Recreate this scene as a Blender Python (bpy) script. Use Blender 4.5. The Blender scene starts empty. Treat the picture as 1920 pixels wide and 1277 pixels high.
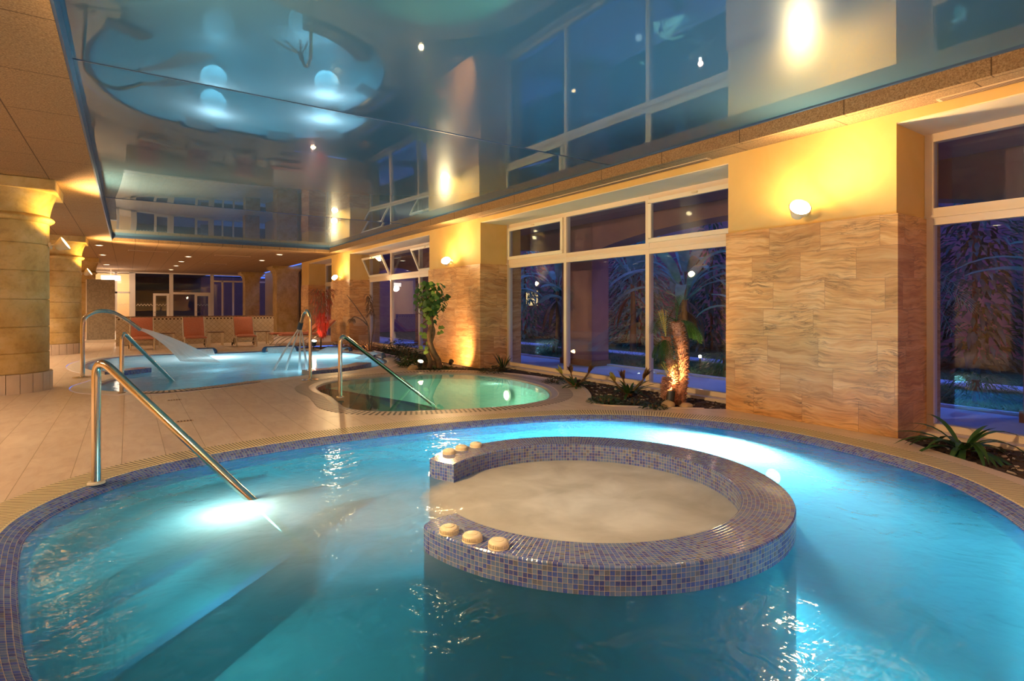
import bpy, bmesh, math, random
from mathutils import Vector, Matrix, noise
from mathutils.geometry import tessellate_polygon
C = bpy.context.scene.collection
PI = math.pi
random.seed(7)

# ------------------------------------------------------------------ camera
CAMH = 1.35
cam_d = bpy.data.cameras.new('camera'); cam = bpy.data.objects.new('camera', cam_d); C.objects.link(cam)
cam.location = (0, 0, CAMH); cam.rotation_euler = (PI/2, 0, -math.atan(720/1046))
cam_d.sensor_width = 36; cam_d.lens = 1046/1920*36; cam_d.shift_y = -63.5/1920; cam_d.clip_end = 300
bpy.context.scene.camera = cam
# ------------------------------------------------------------------ world, exposure
sc = bpy.context.scene
sc.view_settings.view_transform = 'Standard'; sc.view_settings.look = 'None'
sc.view_settings.exposure = 1.0; sc.view_settings.gamma = 1; sc.view_settings.use_curve_mapping = False
sc.cycles.use_denoising = True
sc.cycles.max_bounces = 8; sc.cycles.diffuse_bounces = 3; sc.cycles.glossy_bounces = 4
sc.cycles.transmission_bounces = 6; sc.cycles.transparent_max_bounces = 16
sc.cycles.caustics_reflective = False; sc.cycles.caustics_refractive = False
sc.cycles.sample_clamp_indirect = 4.0
w = bpy.data.worlds.new('dusk'); sc.world = w; w.use_nodes = True
bg = w.node_tree.nodes['Background']; bg.inputs[0].default_value = (0.06, 0.12, 0.50, 1); bg.inputs[1].default_value = 1.15

# ------------------------------------------------------------------ lights: (the lamps' own beams live in the lamp builders)
def light(name, kind, loc, energy, color, size=0.1, rot=None, spot=None, blend=.6, parent=None, sx=None, sy=None):
    d = bpy.data.lights.new(name, kind); d.energy = energy; d.color = color
    if kind == 'AREA':
        d.shape = 'RECTANGLE' if sy else 'DISK'; d.size = sx or size
        if sy: d.size_y = sy
    else: d.shadow_soft_size = size
    if kind == 'SPOT': d.spot_size = spot; d.spot_blend = blend
    o = bpy.data.objects.new(name, d); C.objects.link(o); o.location = loc
    if rot is not None:
        if len(rot) == 3: o.rotation_euler = Vector(rot).to_track_quat('-Z', 'Y').to_euler()
    if parent: o.parent = parent
    return o
WARM = (1.0, .62, .26); WARM2 = (1.0, .69, .41)

# ------------------------------------------------------------------ materials
class NT:
    def __init__(s, name):
        s.m = bpy.data.materials.new(name); s.m.use_nodes = True; s.t = s.m.node_tree; s.t.nodes.clear()
        s.out = s.n('ShaderNodeOutputMaterial')
    def n(s, t, **k):
        x = s.t.nodes.new(t)
        for a, b in k.items():
            if a.startswith('i_'):
                i = a[2:]; x.inputs[int(i) if i.isdigit() else i.replace('_', ' ')].default_value = b
            else: setattr(x, a, b)
        return x
    def l(s, a, b): s.t.links.new(a, b)
    def put(s, inp, v):
        if hasattr(v, 'is_output') or isinstance(v, bpy.types.NodeSocket): s.l(v, inp)
        elif v is not None: inp.default_value = v
    def math(s, op, a, b=None, c=None, clamp=False):
        x = s.n('ShaderNodeMath', operation=op, use_clamp=clamp); s.put(x.inputs[0], a)
        if b is not None: s.put(x.inputs[1], b)
        if c is not None: s.put(x.inputs[2], c)
        return x.outputs[0]
    def mix(s, f, a, b, bt='MIX'):
        x = s.n('ShaderNodeMix', data_type='RGBA', blend_type=bt); s.put(x.inputs[0], f); s.put(x.inputs[6], a); s.put(x.inputs[7], b)
        return x.outputs[2]
    def ramp(s, f, stops, interp='LINEAR'):
        x = s.n('ShaderNodeValToRGB'); x.color_ramp.interpolation = interp; e = x.color_ramp.elements
        e[0].position, e[0].color = stops[0][0], col(stops[0][1]); e[1].position, e[1].color = stops[-1][0], col(stops[-1][1])
        for p, c in stops[1:-1]: q = e.new(p); q.color = col(c)
        s.put(x.inputs[0], f); return x.outputs[0]
    def noise(s, v, scale, detail=4, rough=.55, dist=0):
        x = s.n('ShaderNodeTexNoise', i_Scale=scale, i_Detail=detail, i_Roughness=rough, i_Distortion=dist)
        if v is not None: s.l(v, x.inputs['Vector'])
        return x.outputs[0]
    def coord(s, k='Object', scale=None, rot=None, loc=None):
        c = s.n('ShaderNodeTexCoord').outputs[k]
        if scale or rot or loc:
            m = s.n('ShaderNodeMapping'); s.l(c, m.inputs[0])
            if scale: m.inputs['Scale'].default_value = scale
            if rot: m.inputs['Rotation'].default_value = rot
            if loc: m.inputs['Location'].default_value = loc
            c = m.outputs[0]
        return c
    def bump(s, h, st=.3, dist=.01, nrm=None):
        x = s.n('ShaderNodeBump', i_Strength=st, i_Distance=dist); s.l(h, x.inputs['Height'])
        if nrm: s.l(nrm, x.inputs['Normal'])
        return x.outputs[0]
    def pbr(s, color, rough=.6, metal=0, nrm=None, spec=None, coat=None, coatr=None):
        x = s.n('ShaderNodeBsdfPrincipled'); s.put(x.inputs['Base Color'], color if hasattr(color, 'links') else col(color))
        s.put(x.inputs['Roughness'], rough); s.put(x.inputs['Metallic'], metal)
        if nrm is not None: s.l(nrm, x.inputs['Normal'])
        if spec is not None: s.put(x.inputs['Specular IOR Level'], spec)
        if coat is not None: s.put(x.inputs['Coat Weight'], coat)
        if coatr is not None: s.put(x.inputs['Coat Roughness'], coatr)
        return x.outputs[0]
    def done(s, sh): s.l(sh, s.out.inputs[0]); return s.m
def col(c): return tuple(c) if len(c) == 4 else tuple(c) + (1,)

def plain(name, color, rough=.6, metal=0, **k):
    t = NT(name); return t.done(t.pbr(color, rough, metal, **k))
def noisy(name, c1, c2, scale=8, rough=.7, bump=.2, bscale=60, metal=0, dist=.004, detail=5):
    t = NT(name); v = t.coord(); f = t.noise(v, scale, detail)
    c = t.ramp(f, [(.3, c1), (.7, c2)]); b = t.bump(t.noise(v, bscale, 3), bump, dist)
    return t.done(t.pbr(c, rough, metal, b))
def emis(name, color, st):
    t = NT(name); e = t.n('ShaderNodeEmission', i_Strength=st); e.inputs[0].default_value = col(color); return t.done(e.outputs[0])

def cells(t, u, v, su, sv, offset=False):
    """grid of cells; returns (grout distance fac 0..1 edge mask, random color, id vector)"""
    vv = t.math('DIVIDE', v, sv); row = t.math('FLOOR', vv)
    uu = t.math('DIVIDE', u, su)
    if offset:
        wn = t.n('ShaderNodeTexWhiteNoise', noise_dimensions='1D'); t.l(row, wn.inputs['W']) if 'W' in wn.inputs else None
        uu = t.math('ADD', uu, wn.outputs[0])
    cx = t.math('FLOOR', uu)
    cmb = t.n('ShaderNodeCombineXYZ'); t.l(cx, cmb.inputs[0]); t.l(row, cmb.inputs[1])
    w2 = t.n('ShaderNodeTexWhiteNoise', noise_dimensions='3D'); t.l(cmb.outputs[0], w2.inputs['Vector'])
    fu = t.math('FRACT', uu); fv = t.math('FRACT', vv)
    eu = t.math('MULTIPLY', t.math('MINIMUM', fu, t.math('SUBTRACT', 1, fu)), su)
    ev = t.math('MULTIPLY', t.math('MINIMUM', fv, t.math('SUBTRACT', 1, fv)), sv)
    e = t.math('MINIMUM', eu, ev)
    return e, w2.outputs[0], w2.outputs[1]
def uvxy(t, k='UV'):
    s = t.n('ShaderNodeSeparateXYZ'); t.l(t.coord(k), s.inputs[0]); return s.outputs

def mosaic(name='pool_mosaic', tile=.0255, grout=(.42, .39, .36), g=.0011, ramp=None):
    t = NT(name); u = uvxy(t)
    e, r, rc = cells(t, u[0], u[1], tile, tile)
    c = t.ramp(r, ramp or [(0, (.008, .03, .34)), (.14, (.015, .07, .52)), (.30, (.04, .12, .54)), (.48, (.07, .16, .46)), (.70, (.12, .21, .50)), (.86, (.09, .12, .24)), (.94, (.012, .035, .32))], 'CONSTANT')
    c = t.mix(t.math('MULTIPLY', t.noise(t.coord(), 180, 2), .35), c, (.35, .4, .5, 1))
    m = t.math('LESS_THAN', e, g)
    c = t.mix(m, c, col(grout))
    h = t.math('MULTIPLY', t.math('MINIMUM', e, .004), 250)
    b = t.bump(h, .5, .002)
    rr = t.math('ADD', t.math('MULTIPLY', m, .5), .14)
    return t.done(t.pbr(c, rr, 0, b, .6))
def grate(name, c1, c2, pitch=.034, gap=.35, border=.02):
    t = NT(name); u = uvxy(t)
    f = t.math('FRACT', t.math('DIVIDE', u[0], pitch)); slot = t.math('LESS_THAN', f, gap)
    inside = t.math('MULTIPLY', t.math('GREATER_THAN', u[1], border), t.math('LESS_THAN', u[1], 1.0))
    slot = t.math('MULTIPLY', slot, inside)
    c = t.mix(t.noise(t.coord(), 6, 3), col(c1), col(c2)); c = t.mix(slot, c, (.07, .05, .03, 1))
    b = t.bump(t.math('SUBTRACT', 1, slot), .8, .006)
    return t.done(t.pbr(c, .45, 0, b))
def travertine():
    t = NT('travertine'); g = t.n('ShaderNodeNewGeometry'); s = t.n('ShaderNodeSeparateXYZ'); t.l(g.outputs['Position'], s.inputs[0])
    along = t.math('ADD', s.outputs[0], s.outputs[1])
    e, r, rc = cells(t, t.math('ADD', along, .09), s.outputs[2], .61, .331, True)
    def vec(sx, sz, sh, wob):
        cm = t.n('ShaderNodeCombineXYZ'); t.l(t.math('MULTIPLY', along, sx), cm.inputs[0])
        t.l(t.math('ADD', t.math('MULTIPLY', s.outputs[2], sz), t.math('MULTIPLY', t.noise(g.outputs['Position'], 1.3, 3), wob)), cm.inputs[1]); t.l(t.math('MULTIPLY', r, sh), cm.inputs[2]); return cm.outputs[0]
    n1 = t.noise(vec(.8, 7, 37, 2.5), 1.5, 5, .6, .6)      # broad warm and pale bands
    n2 = t.noise(vec(1.6, 26, 91, 6), 1.3, 6, .62, .9)     # fine streaks
    n3 = t.noise(vec(1.1, 13, 53, 5), 1.0, 8, .68, 1.6)    # thin dark veins
    c = t.ramp(n1, [(.3, (.46, .21, .06)), (.48, (.62, .32, .11)), (.66, (.74, .45, .20))])
    c = t.mix(t.math('MULTIPLY', t.ramp(n2, [(.35, (1, 1, 1)), (.5, (0, 0, 0))]), .55), c, (.22, .10, .03, 1))
    c = t.mix(t.math('MULTIPLY', t.ramp(n2, [(.55, (0, 0, 0)), (.7, (1, 1, 1))]), .35), c, (.64, .46, .27, 1))
    d = t.math('ABSOLUTE', t.math('SUBTRACT', n3, .5)); vein = t.math('MULTIPLY', t.ramp(d, [(.0, (1, 1, 1)), (.012, (.8,)*3), (.03, (0, 0, 0))]), t.ramp(t.noise(g.outputs['Position'], 2.2, 3), [(.5, (0, 0, 0)), (.62, (1, 1, 1))]))
    c = t.mix(t.math('MULTIPLY', vein, .75), c, (.09, .045, .02, 1))
    c = t.mix(t.math('MULTIPLY', t.math('GREATER_THAN', r, .90), .45), c, (.66, .50, .33, 1))
    c = t.mix(t.math('MULTIPLY', t.math('LESS_THAN', r, .22), .3), c, (.30, .14, .045, 1))
    m = t.math('LESS_THAN', e, .0022); c = t.mix(t.math('MULTIPLY', m, .6), c, (.2, .1, .045, 1))
    return t.done(t.pbr(c, .5, 0, t.bump(n2, .25, .004)))
def deck():
    t = NT('deck_stone'); g = t.n('ShaderNodeNewGeometry'); s = t.n('ShaderNodeSeparateXYZ'); t.l(g.outputs['Position'], s.inputs[0])
    x = t.math('ADD', s.outputs[0], .045 + 9.9); y = s.outputs[1]
    e, r, rc = cells(t, y, x, .66, .33, True)
    # long joints stronger than cross joints
    fx = t.math('FRACT', t.math('DIVIDE', x, .33)); ex = t.math('MULTIPLY', t.math('MINIMUM', fx, t.math('SUBTRACT', 1, fx)), .33)
    cm = t.n('ShaderNodeCombineXYZ'); t.l(t.math('MULTIPLY', s.outputs[0], 5), cm.inputs[0]); t.l(t.math('MULTIPLY', y, 1.6), cm.inputs[1]); t.l(t.math('MULTIPLY', r, 50), cm.inputs[2])
    n1 = t.noise(cm.outputs[0], 1.4, 6, .6, 1.2)
    c = t.ramp(n1, [(.3, (.64, .48, .36)), (.5, (.73, .58, .45)), (.7, (.80, .66, .52))])
    c = t.mix(t.math('MULTIPLY', r, .28), c, (.56, .42, .33, 1))
    c = t.mix(t.math('MULTIPLY', t.math('LESS_THAN', ex, .0028), .75), c, (.30, .19, .08, 1))
    c = t.mix(t.math('MULTIPLY', t.math('LESS_THAN', e, .0018), .45), c, (.36, .24, .13, 1))
    wet = t.noise(g.outputs['Position'], .8, 3)
    rr = t.ramp(wet, [(.3, (.30,)*3), (.7, (.40,)*3)])
    return t.done(t.pbr(c, rr, 0, t.bump(n1, .08, .004), .45))
def cork():
    t = NT('wood_wool_board'); g = t.n('ShaderNodeNewGeometry'); s = t.n('ShaderNodeSeparateXYZ'); t.l(g.outputs['Position'], s.inputs[0])
    n1 = t.noise(g.outputs['Position'], 70, 4, .7, .3); n2 = t.noise(g.outputs['Position'], 1.2, 3)
    c = t.ramp(n1, [(.3, (.12, .06, .025)), (.5, (.28, .165, .075)), (.68, (.42, .27, .135))])
    c = t.mix(t.math('MULTIPLY', n2, .3), c, (.25, .15, .07, 1))
    # joints: boards 1.2 long in Y, .6 wide in X
    e, r, rc = cells(t, s.outputs[1], t.math('ADD', s.outputs[0], .41 + 12), 1.2, .6, True)
    c = t.mix(t.math('MULTIPLY', t.math('LESS_THAN', e, .006), .85), c, (.06, .03, .012, 1))
    return t.done(t.pbr(c, .95, 0, t.bump(n1, .6, .006)))
def water(name, trans_c, scat_c, clear=.45, bump=.15, scale=3.0, rough=.04, foam=None, dist=.05, fres=1.33):
    t = NT(name); g = t.n('ShaderNodeNewGeometry'); P = g.outputs['Position']
    m = t.n('ShaderNodeMapping'); t.l(P, m.inputs[0]); m.inputs['Scale'].default_value = (1, 1.0, 1)
    n1 = t.noise(m.outputs[0], scale, 3, .55, .8); n2 = t.noise(m.outputs[0], scale*4.5, 2, .5, .4)
    h = t.math('ADD', n1, t.math('MULTIPLY', n2, .28)); nb = t.bump(h, bump, dist)
    gl = t.n('ShaderNodeBsdfGlossy'); gl.inputs['Roughness'].default_value = rough; t.l(nb, gl.inputs['Normal'])
    tr = t.n('ShaderNodeBsdfTransparent'); tr.inputs[0].default_value = col(trans_c)
    tl = t.n('ShaderNodeBsdfTranslucent'); tl.inputs[0].default_value = col(scat_c)
    df = t.n('ShaderNodeBsdfDiffuse'); df.inputs[0].default_value = col([c*.55 for c in scat_c])
    body = t.n('ShaderNodeMixShader'); body.inputs[0].default_value = .28; t.l(tl.outputs[0], body.inputs[1]); t.l(df.outputs[0], body.inputs[2])
    mx = t.n('ShaderNodeMixShader'); mx.inputs[0].default_value = 1-clear; t.l(tr.outputs[0], mx.inputs[1]); t.l(body.outputs[0], mx.inputs[2])
    cur = mx.outputs[0]
    if foam:
        s = None
        for (fx, fy, r0, r1, amt) in foam['spots']:
            vm = t.n('ShaderNodeVectorMath', operation='DISTANCE'); t.l(P, vm.inputs[0]); vm.inputs[1].default_value = (fx, fy, -.06)
            d = t.math('ADD', vm.outputs['Value'], t.math('MULTIPLY', t.math('SUBTRACT', t.noise(P, 2.2, 4), .5), foam.get('wob', .3)))
            mr = t.n('ShaderNodeMapRange', interpolation_type='SMOOTHSTEP'); t.l(d, mr.inputs[0]); mr.inputs[1].default_value = r1; mr.inputs[2].default_value = r0
            mr.inputs[3].default_value = 0; mr.inputs[4].default_value = amt
            s = mr.outputs[0] if s is None else t.math('MAXIMUM', s, mr.outputs[0])
        fd = t.n('ShaderNodeBsdfDiffuse'); fc = t.ramp(t.noise(P, 2.6, 4, .5, .4), [(.3, foam['c1']), (.7, foam['c2'])]); t.l(fc, fd.inputs[0])
        ft = t.n('ShaderNodeBsdfTranslucent'); t.l(fc, ft.inputs[0])
        fm = t.n('ShaderNodeMixShader'); fm.inputs[0].default_value = .25; t.l(fd.outputs[0], fm.inputs[1]); t.l(ft.outputs[0], fm.inputs[2])
        m2 = t.n('ShaderNodeMixShader'); t.l(s, m2.inputs[0]); t.l(cur, m2.inputs[1]); t.l(fm.outputs[0], m2.inputs[2]); cur = m2.outputs[0]
    fr = t.n('ShaderNodeFresnel'); fr.inputs[0].default_value = fres; t.l(nb, fr.inputs['Normal'])
    fac = fr.outputs[0]
    if foam: fac = t.math('MULTIPLY', fac, t.math('SUBTRACT', 1, t.math('MULTIPLY', s, .85)))
    o = t.n('ShaderNodeMixShader'); t.l(fac, o.inputs[0]); t.l(cur, o.inputs[1]); t.l(gl.outputs[0], o.inputs[2])
    return t.done(o.outputs[0])
def glass(name='window_glass', tint=(.86, .9, .95), ior=1.5, boost=1.0):
    t = NT(name); tr = t.n('ShaderNodeBsdfTransparent'); tr.inputs[0].default_value = col(tint)
    gl = t.n('ShaderNodeBsdfGlossy'); gl.inputs['Roughness'].default_value = .01
    fr = t.n('ShaderNodeFresnel'); bf = t.n('ShaderNodeNewGeometry').outputs['Backfacing']; t.l(t.math('ADD', t.math('MULTIPLY', bf, 1/ior-ior), ior), fr.inputs[0])
    m = t.n('ShaderNodeMixShader'); t.l(t.math('MULTIPLY', fr.outputs[0], boost, clamp=True), m.inputs[0]); t.l(tr.outputs[0], m.inputs[1]); t.l(gl.outputs[0], m.inputs[2])
    return t.done(m.outputs[0])
def stretch():
    t = NT('blue_stretch_film'); d = t.n('ShaderNodeBsdfDiffuse'); d.inputs[0].default_value = (.035, .095, .17, 1)
    g = t.n('ShaderNodeBsdfGlossy'); g.inputs[0].default_value = (.72, .88, 1, 1); g.inputs['Roughness'].default_value = .022
    g2 = t.n('ShaderNodeBsdfGlossy'); g2.inputs[0].default_value = (.72, .88, 1, 1); g2.inputs['Roughness'].default_value = .28
    mg = t.n('ShaderNodeMixShader'); mg.inputs[0].default_value = .14; t.l(g.outputs[0], mg.inputs[1]); t.l(g2.outputs[0], mg.inputs[2])
    fr = t.n('ShaderNodeFresnel'); fr.inputs[0].default_value = 1.6
    f = t.math('ADD', t.math('MULTIPLY', fr.outputs[0], .8), .14, clamp=True)
    m = t.n('ShaderNodeMixShader'); t.l(f, m.inputs[0]); t.l(d.outputs[0], m.inputs[1]); t.l(mg.outputs[0], m.inputs[2])
    return t.done(m.outputs[0])
def diagtile():
    t = NT('diagonal_wall_tile'); g = t.n('ShaderNodeNewGeometry'); s = t.n('ShaderNodeSeparateXYZ'); t.l(g.outputs['Position'], s.inputs[0])
    x = t.math('ADD', s.outputs[0], s.outputs[1]); z = s.outputs[2]
    a = t.math('MULTIPLY', t.math('ADD', x, z), .707); b = t.math('MULTIPLY', t.math('SUBTRACT', x, z), .707)
    e, r, rc = cells(t, a, b, .125, .125)
    c = t.mix(r, (.52, .43, .31, 1), (.60, .51, .38, 1)); c = t.mix(t.math('LESS_THAN', e, .005), c, (.33, .25, .16, 1))
    # rope band near the top: two rows of dark lozenges
    fx = t.math('SUBTRACT', t.math('FRACT', t.math('DIVIDE', x, .115)), .5); fz = t.math('DIVIDE', t.math('SUBTRACT', z, .915), .115)
    d = t.math('SQRT', t.math('ADD', t.math('MULTIPLY', fx, fx), t.math('MULTIPLY', fz, fz)))
    band = t.math('MULTIPLY', t.math('GREATER_THAN', z, .855), t.math('LESS_THAN', z, .975))
    ringc = t.mix(t.math('LESS_THAN', d, .30), (.66, .57, .42, 1), (.10, .06, .045, 1))
    fx2 = t.math('ABSOLUTE', fx); fz2 = t.math('ABSOLUTE', fz)
    corner = t.math('GREATER_THAN', t.math('ADD', fx2, fz2), .82); ringc = t.mix(corner, ringc, (.16, .09, .06, 1))
    c = t.mix(band, c, ringc); c = t.mix(t.math('GREATER_THAN', z, .975), c, (.36, .22, .12, 1))
    return t.done(t.pbr(c, .4))
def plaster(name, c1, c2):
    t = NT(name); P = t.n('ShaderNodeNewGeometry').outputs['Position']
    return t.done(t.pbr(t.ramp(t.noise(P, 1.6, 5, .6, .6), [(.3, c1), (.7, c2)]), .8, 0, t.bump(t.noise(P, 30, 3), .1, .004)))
def stonecol():
    t = NT('ochre_cast_stone'); v = t.coord()
    n1 = t.noise(v, 2.3, 6, .65, .5); n2 = t.noise(v, 14, 5, .6)
    c = t.ramp(n1, [(.28, (.40, .25, .07)), (.5, (.58, .41, .16)), (.72, (.66, .51, .27))])
    c = t.mix(t.math('MULTIPLY', t.ramp(n2, [(.35, (1, 1, 1)), (.5, (0, 0, 0))]), .3), c, (.33, .22, .09, 1))
    return t.done(t.pbr(c, .75, 0, t.bump(n2, .25, .006)))
def leaf(name, c1, c2, rough=.45, tr=.25):
    t = NT(name); f = t.noise(t.coord(), 4, 3); c = t.ramp(f, [(.3, c1), (.7, c2)])
    p = t.pbr(c, rough); tl = t.n('ShaderNodeBsdfTranslucent'); t.l(c, tl.inputs[0])
    m = t.n('ShaderNodeMixShader'); m.inputs[0].default_value = tr; t.l(p, m.inputs[1]); t.l(tl.outputs[0], m.inputs[2])
    return t.done(m.outputs[0])
def steel(name, c=(.62, .56, .48), rough=.16):
    t = NT(name); v = t.coord(scale=(40, 40, 2)); return t.done(t.pbr(c, rough, 1, t.bump(t.noise(v, 6, 2), .04, .002)))
def sheetwater():
    t = NT('falling_water'); v = t.coord('UV', scale=(14, 1, 1)); f = t.noise(v, 3, 3)
    d = t.n('ShaderNodeBsdfDiffuse'); d.inputs[0].default_value = (.92, .9, .88, 1); tl = t.n('ShaderNodeBsdfTranslucent'); tl.inputs[0].default_value = (.8, .8, .82, 1)
    a = t.n('ShaderNodeMixShader'); a.inputs[0].default_value = .4; t.l(d.outputs[0], a.inputs[1]); t.l(tl.outputs[0], a.inputs[2])
    tr = t.n('ShaderNodeBsdfTransparent'); m = t.n('ShaderNodeMixShader'); t.l(t.ramp(f, [(.3, (.72,)*3), (.7, (.96,)*3)]), m.inputs[0]); t.l(tr.outputs[0], m.inputs[1]); t.l(a.outputs[0], m.inputs[2])
    return t.done(m.outputs[0])

M = dict(
 mosaic=mosaic(), mosaic_pale=mosaic('partition_mosaic', .05, (.3, .24, .16), .003, [(0, (.26, .21, .14)), (.5, (.34, .28, .19)), (1, (.42, .35, .25))]),
 mosaic_grey=mosaic('grey_mosaic', .0255, (.4, .38, .36), .001, [(0, (.27, .25, .25)), (1, (.42, .39, .38))]),
 basin=mosaic('basin_mosaic', .05, (.36, .62, .64), .002, [(0, (.12, .40, .46)), (.5, (.19, .50, .55)), (1, (.28, .60, .62))]),
 basin_green=mosaic('green_basin_mosaic', .05, (.52, .78, .64), .0012, [(0, (.48, .76, .60)), (1, (.54, .80, .65))]),
 basin_dark=mosaic('step_mosaic', .05, (.2, .3, .4), .002, [(0, (.05, .12, .3)), (1, (.1, .2, .4))]),
 grate=grate('cream_grate', (.80, .68, .42), (.70, .57, .33), .03, .30, .012),
 grate_pale=grate('pale_grate', (.70, .56, .44), (.62, .48, .38), .06, .42, .02),
 coping=noisy('coping_stone', (.62, .50, .42), (.70, .58, .48), 5, .45),
 coping_white=noisy('white_coping', (.68, .60, .52), (.76, .68, .60), 4, .35, .05),
 grey=noisy('grey_border', (.36, .31, .29), (.42, .37, .35), 6, .35, .05),
 trav=travertine(), deck=deck(), cork=cork(), film=stretch(), column=stonecol(), diag=diagtile(),
 yellow=plaster('yellow_plaster', (.66, .42, .13), (.72, .48, .18)), cream=plaster('cream_plaster', (.74, .62, .46), (.80, .68, .52)),
 brown=plaster('brown_plaster', (.20, .075, .05), (.26, .10, .07)), purple=plaster('terrace_render', (.26, .13, .16), (.31, .16, .19)),
 frame=plain('cream_aluminium', (.74, .62, .50), .35), white=plain('white_frame', (.80, .72, .60), .4),
 navy=plain('dark_blue_rim', (.035, .075, .16), .35), black=plain('black_plastic', (.02, .02, .02), .5), bark=noisy('bark', (.10, .055, .03), (.20, .12, .07), 12, .9, .6, 40, dist=.01),
 steel=steel('polished_steel'), steel_dark=steel('blue_steel', (.30, .34, .40), .2),
 fabric=noisy('coral_cushion', (.56, .19, .11), (.64, .23, .14), 30, .85, .2, 200), alu=plain('champagne_tube', (.72, .62, .46), .3, .6),
 wood=noisy('dark_wood', (.16, .08, .04), (.24, .13, .07), 6, .5), cap=plain('ivory_plastic', (.84, .76, .60), .35),
 soil=noisy('bark_mulch', (.022, .012, .008), (.075, .042, .026), 26, .95, 1.0, 38, dist=.03, detail=8),
 pebble=noisy('pebble', (.35, .27, .2), (.55, .45, .34), 3, .7), rock=noisy('rock', (.42, .28, .15), (.62, .46, .28), 3, .8, .4, 12, dist=.02),
 leaf=leaf('green_leaf', (.02, .07, .015), (.05, .14, .03)), leaf2=leaf('bright_leaf', (.10, .20, .03), (.22, .34, .07)),
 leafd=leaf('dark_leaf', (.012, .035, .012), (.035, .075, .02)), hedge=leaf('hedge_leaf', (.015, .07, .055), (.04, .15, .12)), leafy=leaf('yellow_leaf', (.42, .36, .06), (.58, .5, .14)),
 red=leaf('red_leaf', (.26, .035, .015), (.55, .05, .03), .5, .4), dry=leaf('dry_leaf', (.14, .07, .03), (.25, .13, .06)),
 banana=leaf('banana_leaf', (.06, .30, .20), (.16, .50, .36), .35, .35), grass=leaf('lawn_grass', (.03, .14, .04), (.07, .24, .07)),
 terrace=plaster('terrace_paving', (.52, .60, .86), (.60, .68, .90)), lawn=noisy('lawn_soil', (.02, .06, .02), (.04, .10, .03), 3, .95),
 glass=glass(boost=1.0), glass_dark=glass('tinted_glass', (.45, .42, .42), 1.5, 1.3), mist=None,
 lens=emis('lamp_lens', (1, .80, .45), 85), lens_soft=emis('column_lamp_lens', (1, .70, .30), 7), down=emis('downlight_lens', (1, .86, .6), 9), spotlens=emis('garden_lamp_lens', (1, .62, .25), 30),
 uwl=emis('pool_lamp_lens', (.9, .97, 1), 10), lit=plain('lit_room_wall', (.85, .62, .36), .8), sheet=sheetwater(), ltube=emis('bright_panel', (1, .85, .7), 3),
 winlit=emis('lit_house_window', (1, .7, .3), .7), step_tile=mosaic('step_tread_mosaic', .05, (.14, .30, .33), .002, [(0, (.05, .20, .25)), (1, (.09, .27, .31))]),
 dark=plain('dark_interior', (.05, .04, .035), .8), ceilw=plain('cream_soffit', (.72, .6, .48), .5), vent=plain('vent_metal', (.62, .45, .28), .5), slot=plain('vent_slot', (.12, .05, .03), .7),
 lamphouse=plain('cream_lamp_housing', (.78, .66, .46), .35), pot=plain('terracotta', (.4, .2, .1), .7))

FOAM = dict(spots=[(2.70, 3.02, 1.02, 1.28, 1.0), (1.35, 3.75, .0, 1.35, .5), (1.0, 4.0, .1, 1.1, .45)], c1=(.44, .41, .35), c2=(.66, .63, .56), wob=.3)
M['water_big'] = water('whirlpool_water', (.08, .40, .44), (.12, .42, .46), .50, .38, 2.6, .05, FOAM, .05)
M['water_mid'] = water('plunge_water', (.76, .95, .84), (.32, .66, .48), .80, .012, 2.0, .01, None, .05, 1.38)
FOAM2 = dict(spots=[(1.8, 17.0, .6, 2.6, .8), (4.4, 15.8, .6, 2.8, .8), (4.6, 12.9, .2, 1.0, .35)], c1=(.66, .66, .66), c2=(.76, .74, .72), wob=.8)
M['water_far'] = water('far_pool_water', (.22, .6, .72), (.40, .70, .76), .1, .16, 3.0, .06, FOAM2, .05)

# ------------------------------------------------------------------ object helpers
def mesh_obj(name, bm, mat, parent=None, smooth=False):
    me = bpy.data.meshes.new(name); bm.normal_update(); bm.to_mesh(me); bm.free()
    if not smooth and any(p.use_smooth for p in me.polygons): me.set_sharp_from_angle(angle=.7)
    for m in (mat if isinstance(mat, (list, tuple)) else [mat]): me.materials.append(m)
    if smooth:
        for p in me.polygons: p.use_smooth = True
    o = bpy.data.objects.new(name, me); C.objects.link(o)
    if parent: o.parent = parent
    return o
def tag(o, label=None, cat=None, group=None, kind=None):
    if label: o['label'] = label
    if cat: o['category'] = cat
    if group: o['group'] = group
    if kind: o['kind'] = kind
    return o
def thing(name, label, cat, loc=(0, 0, 0), rz=0, group=None, kind=None):
    o = bpy.data.objects.new(name, None); o.empty_display_size = .1; C.objects.link(o); o.location = loc; o.rotation_euler = (0, 0, rz)
    return tag(o, label, cat, group, kind)
def copy_tree(o, parent=None):
    c = o.copy(); C.objects.link(c)
    if parent: c.parent = parent
    for ch in o.children: copy_tree(ch, c)
    return c
def bx(bm, x0, x1, y0, y1, z0, z1, mat=None, mi=0):
    v = [bm.verts.new(p) for p in ((x0, y0, z0), (x1, y0, z0), (x1, y1, z0), (x0, y1, z0), (x0, y0, z1), (x1, y0, z1), (x1, y1, z1), (x0, y1, z1))]
    if mat is not None:
        for q in v: q.co = mat @ q.co
    for f in ((0, 3, 2, 1), (4, 5, 6, 7), (0, 1, 5, 4), (1, 2, 6, 5), (2, 3, 7, 6), (3, 0, 4, 7)):
        g = bm.faces.new([v[i] for i in f]); g.material_index = mi
def box(name, x0, x1, y0, y1, z0, z1, m, parent=None, bev=0):
    bm = bmesh.new(); bx(bm, x0, x1, y0, y1, z0, z1)
    if bev: bmesh.ops.bevel(bm, geom=bm.edges[:], offset=bev, segments=2, affect='EDGES', profile=.6)
    return mesh_obj(name, bm, m, parent)
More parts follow.
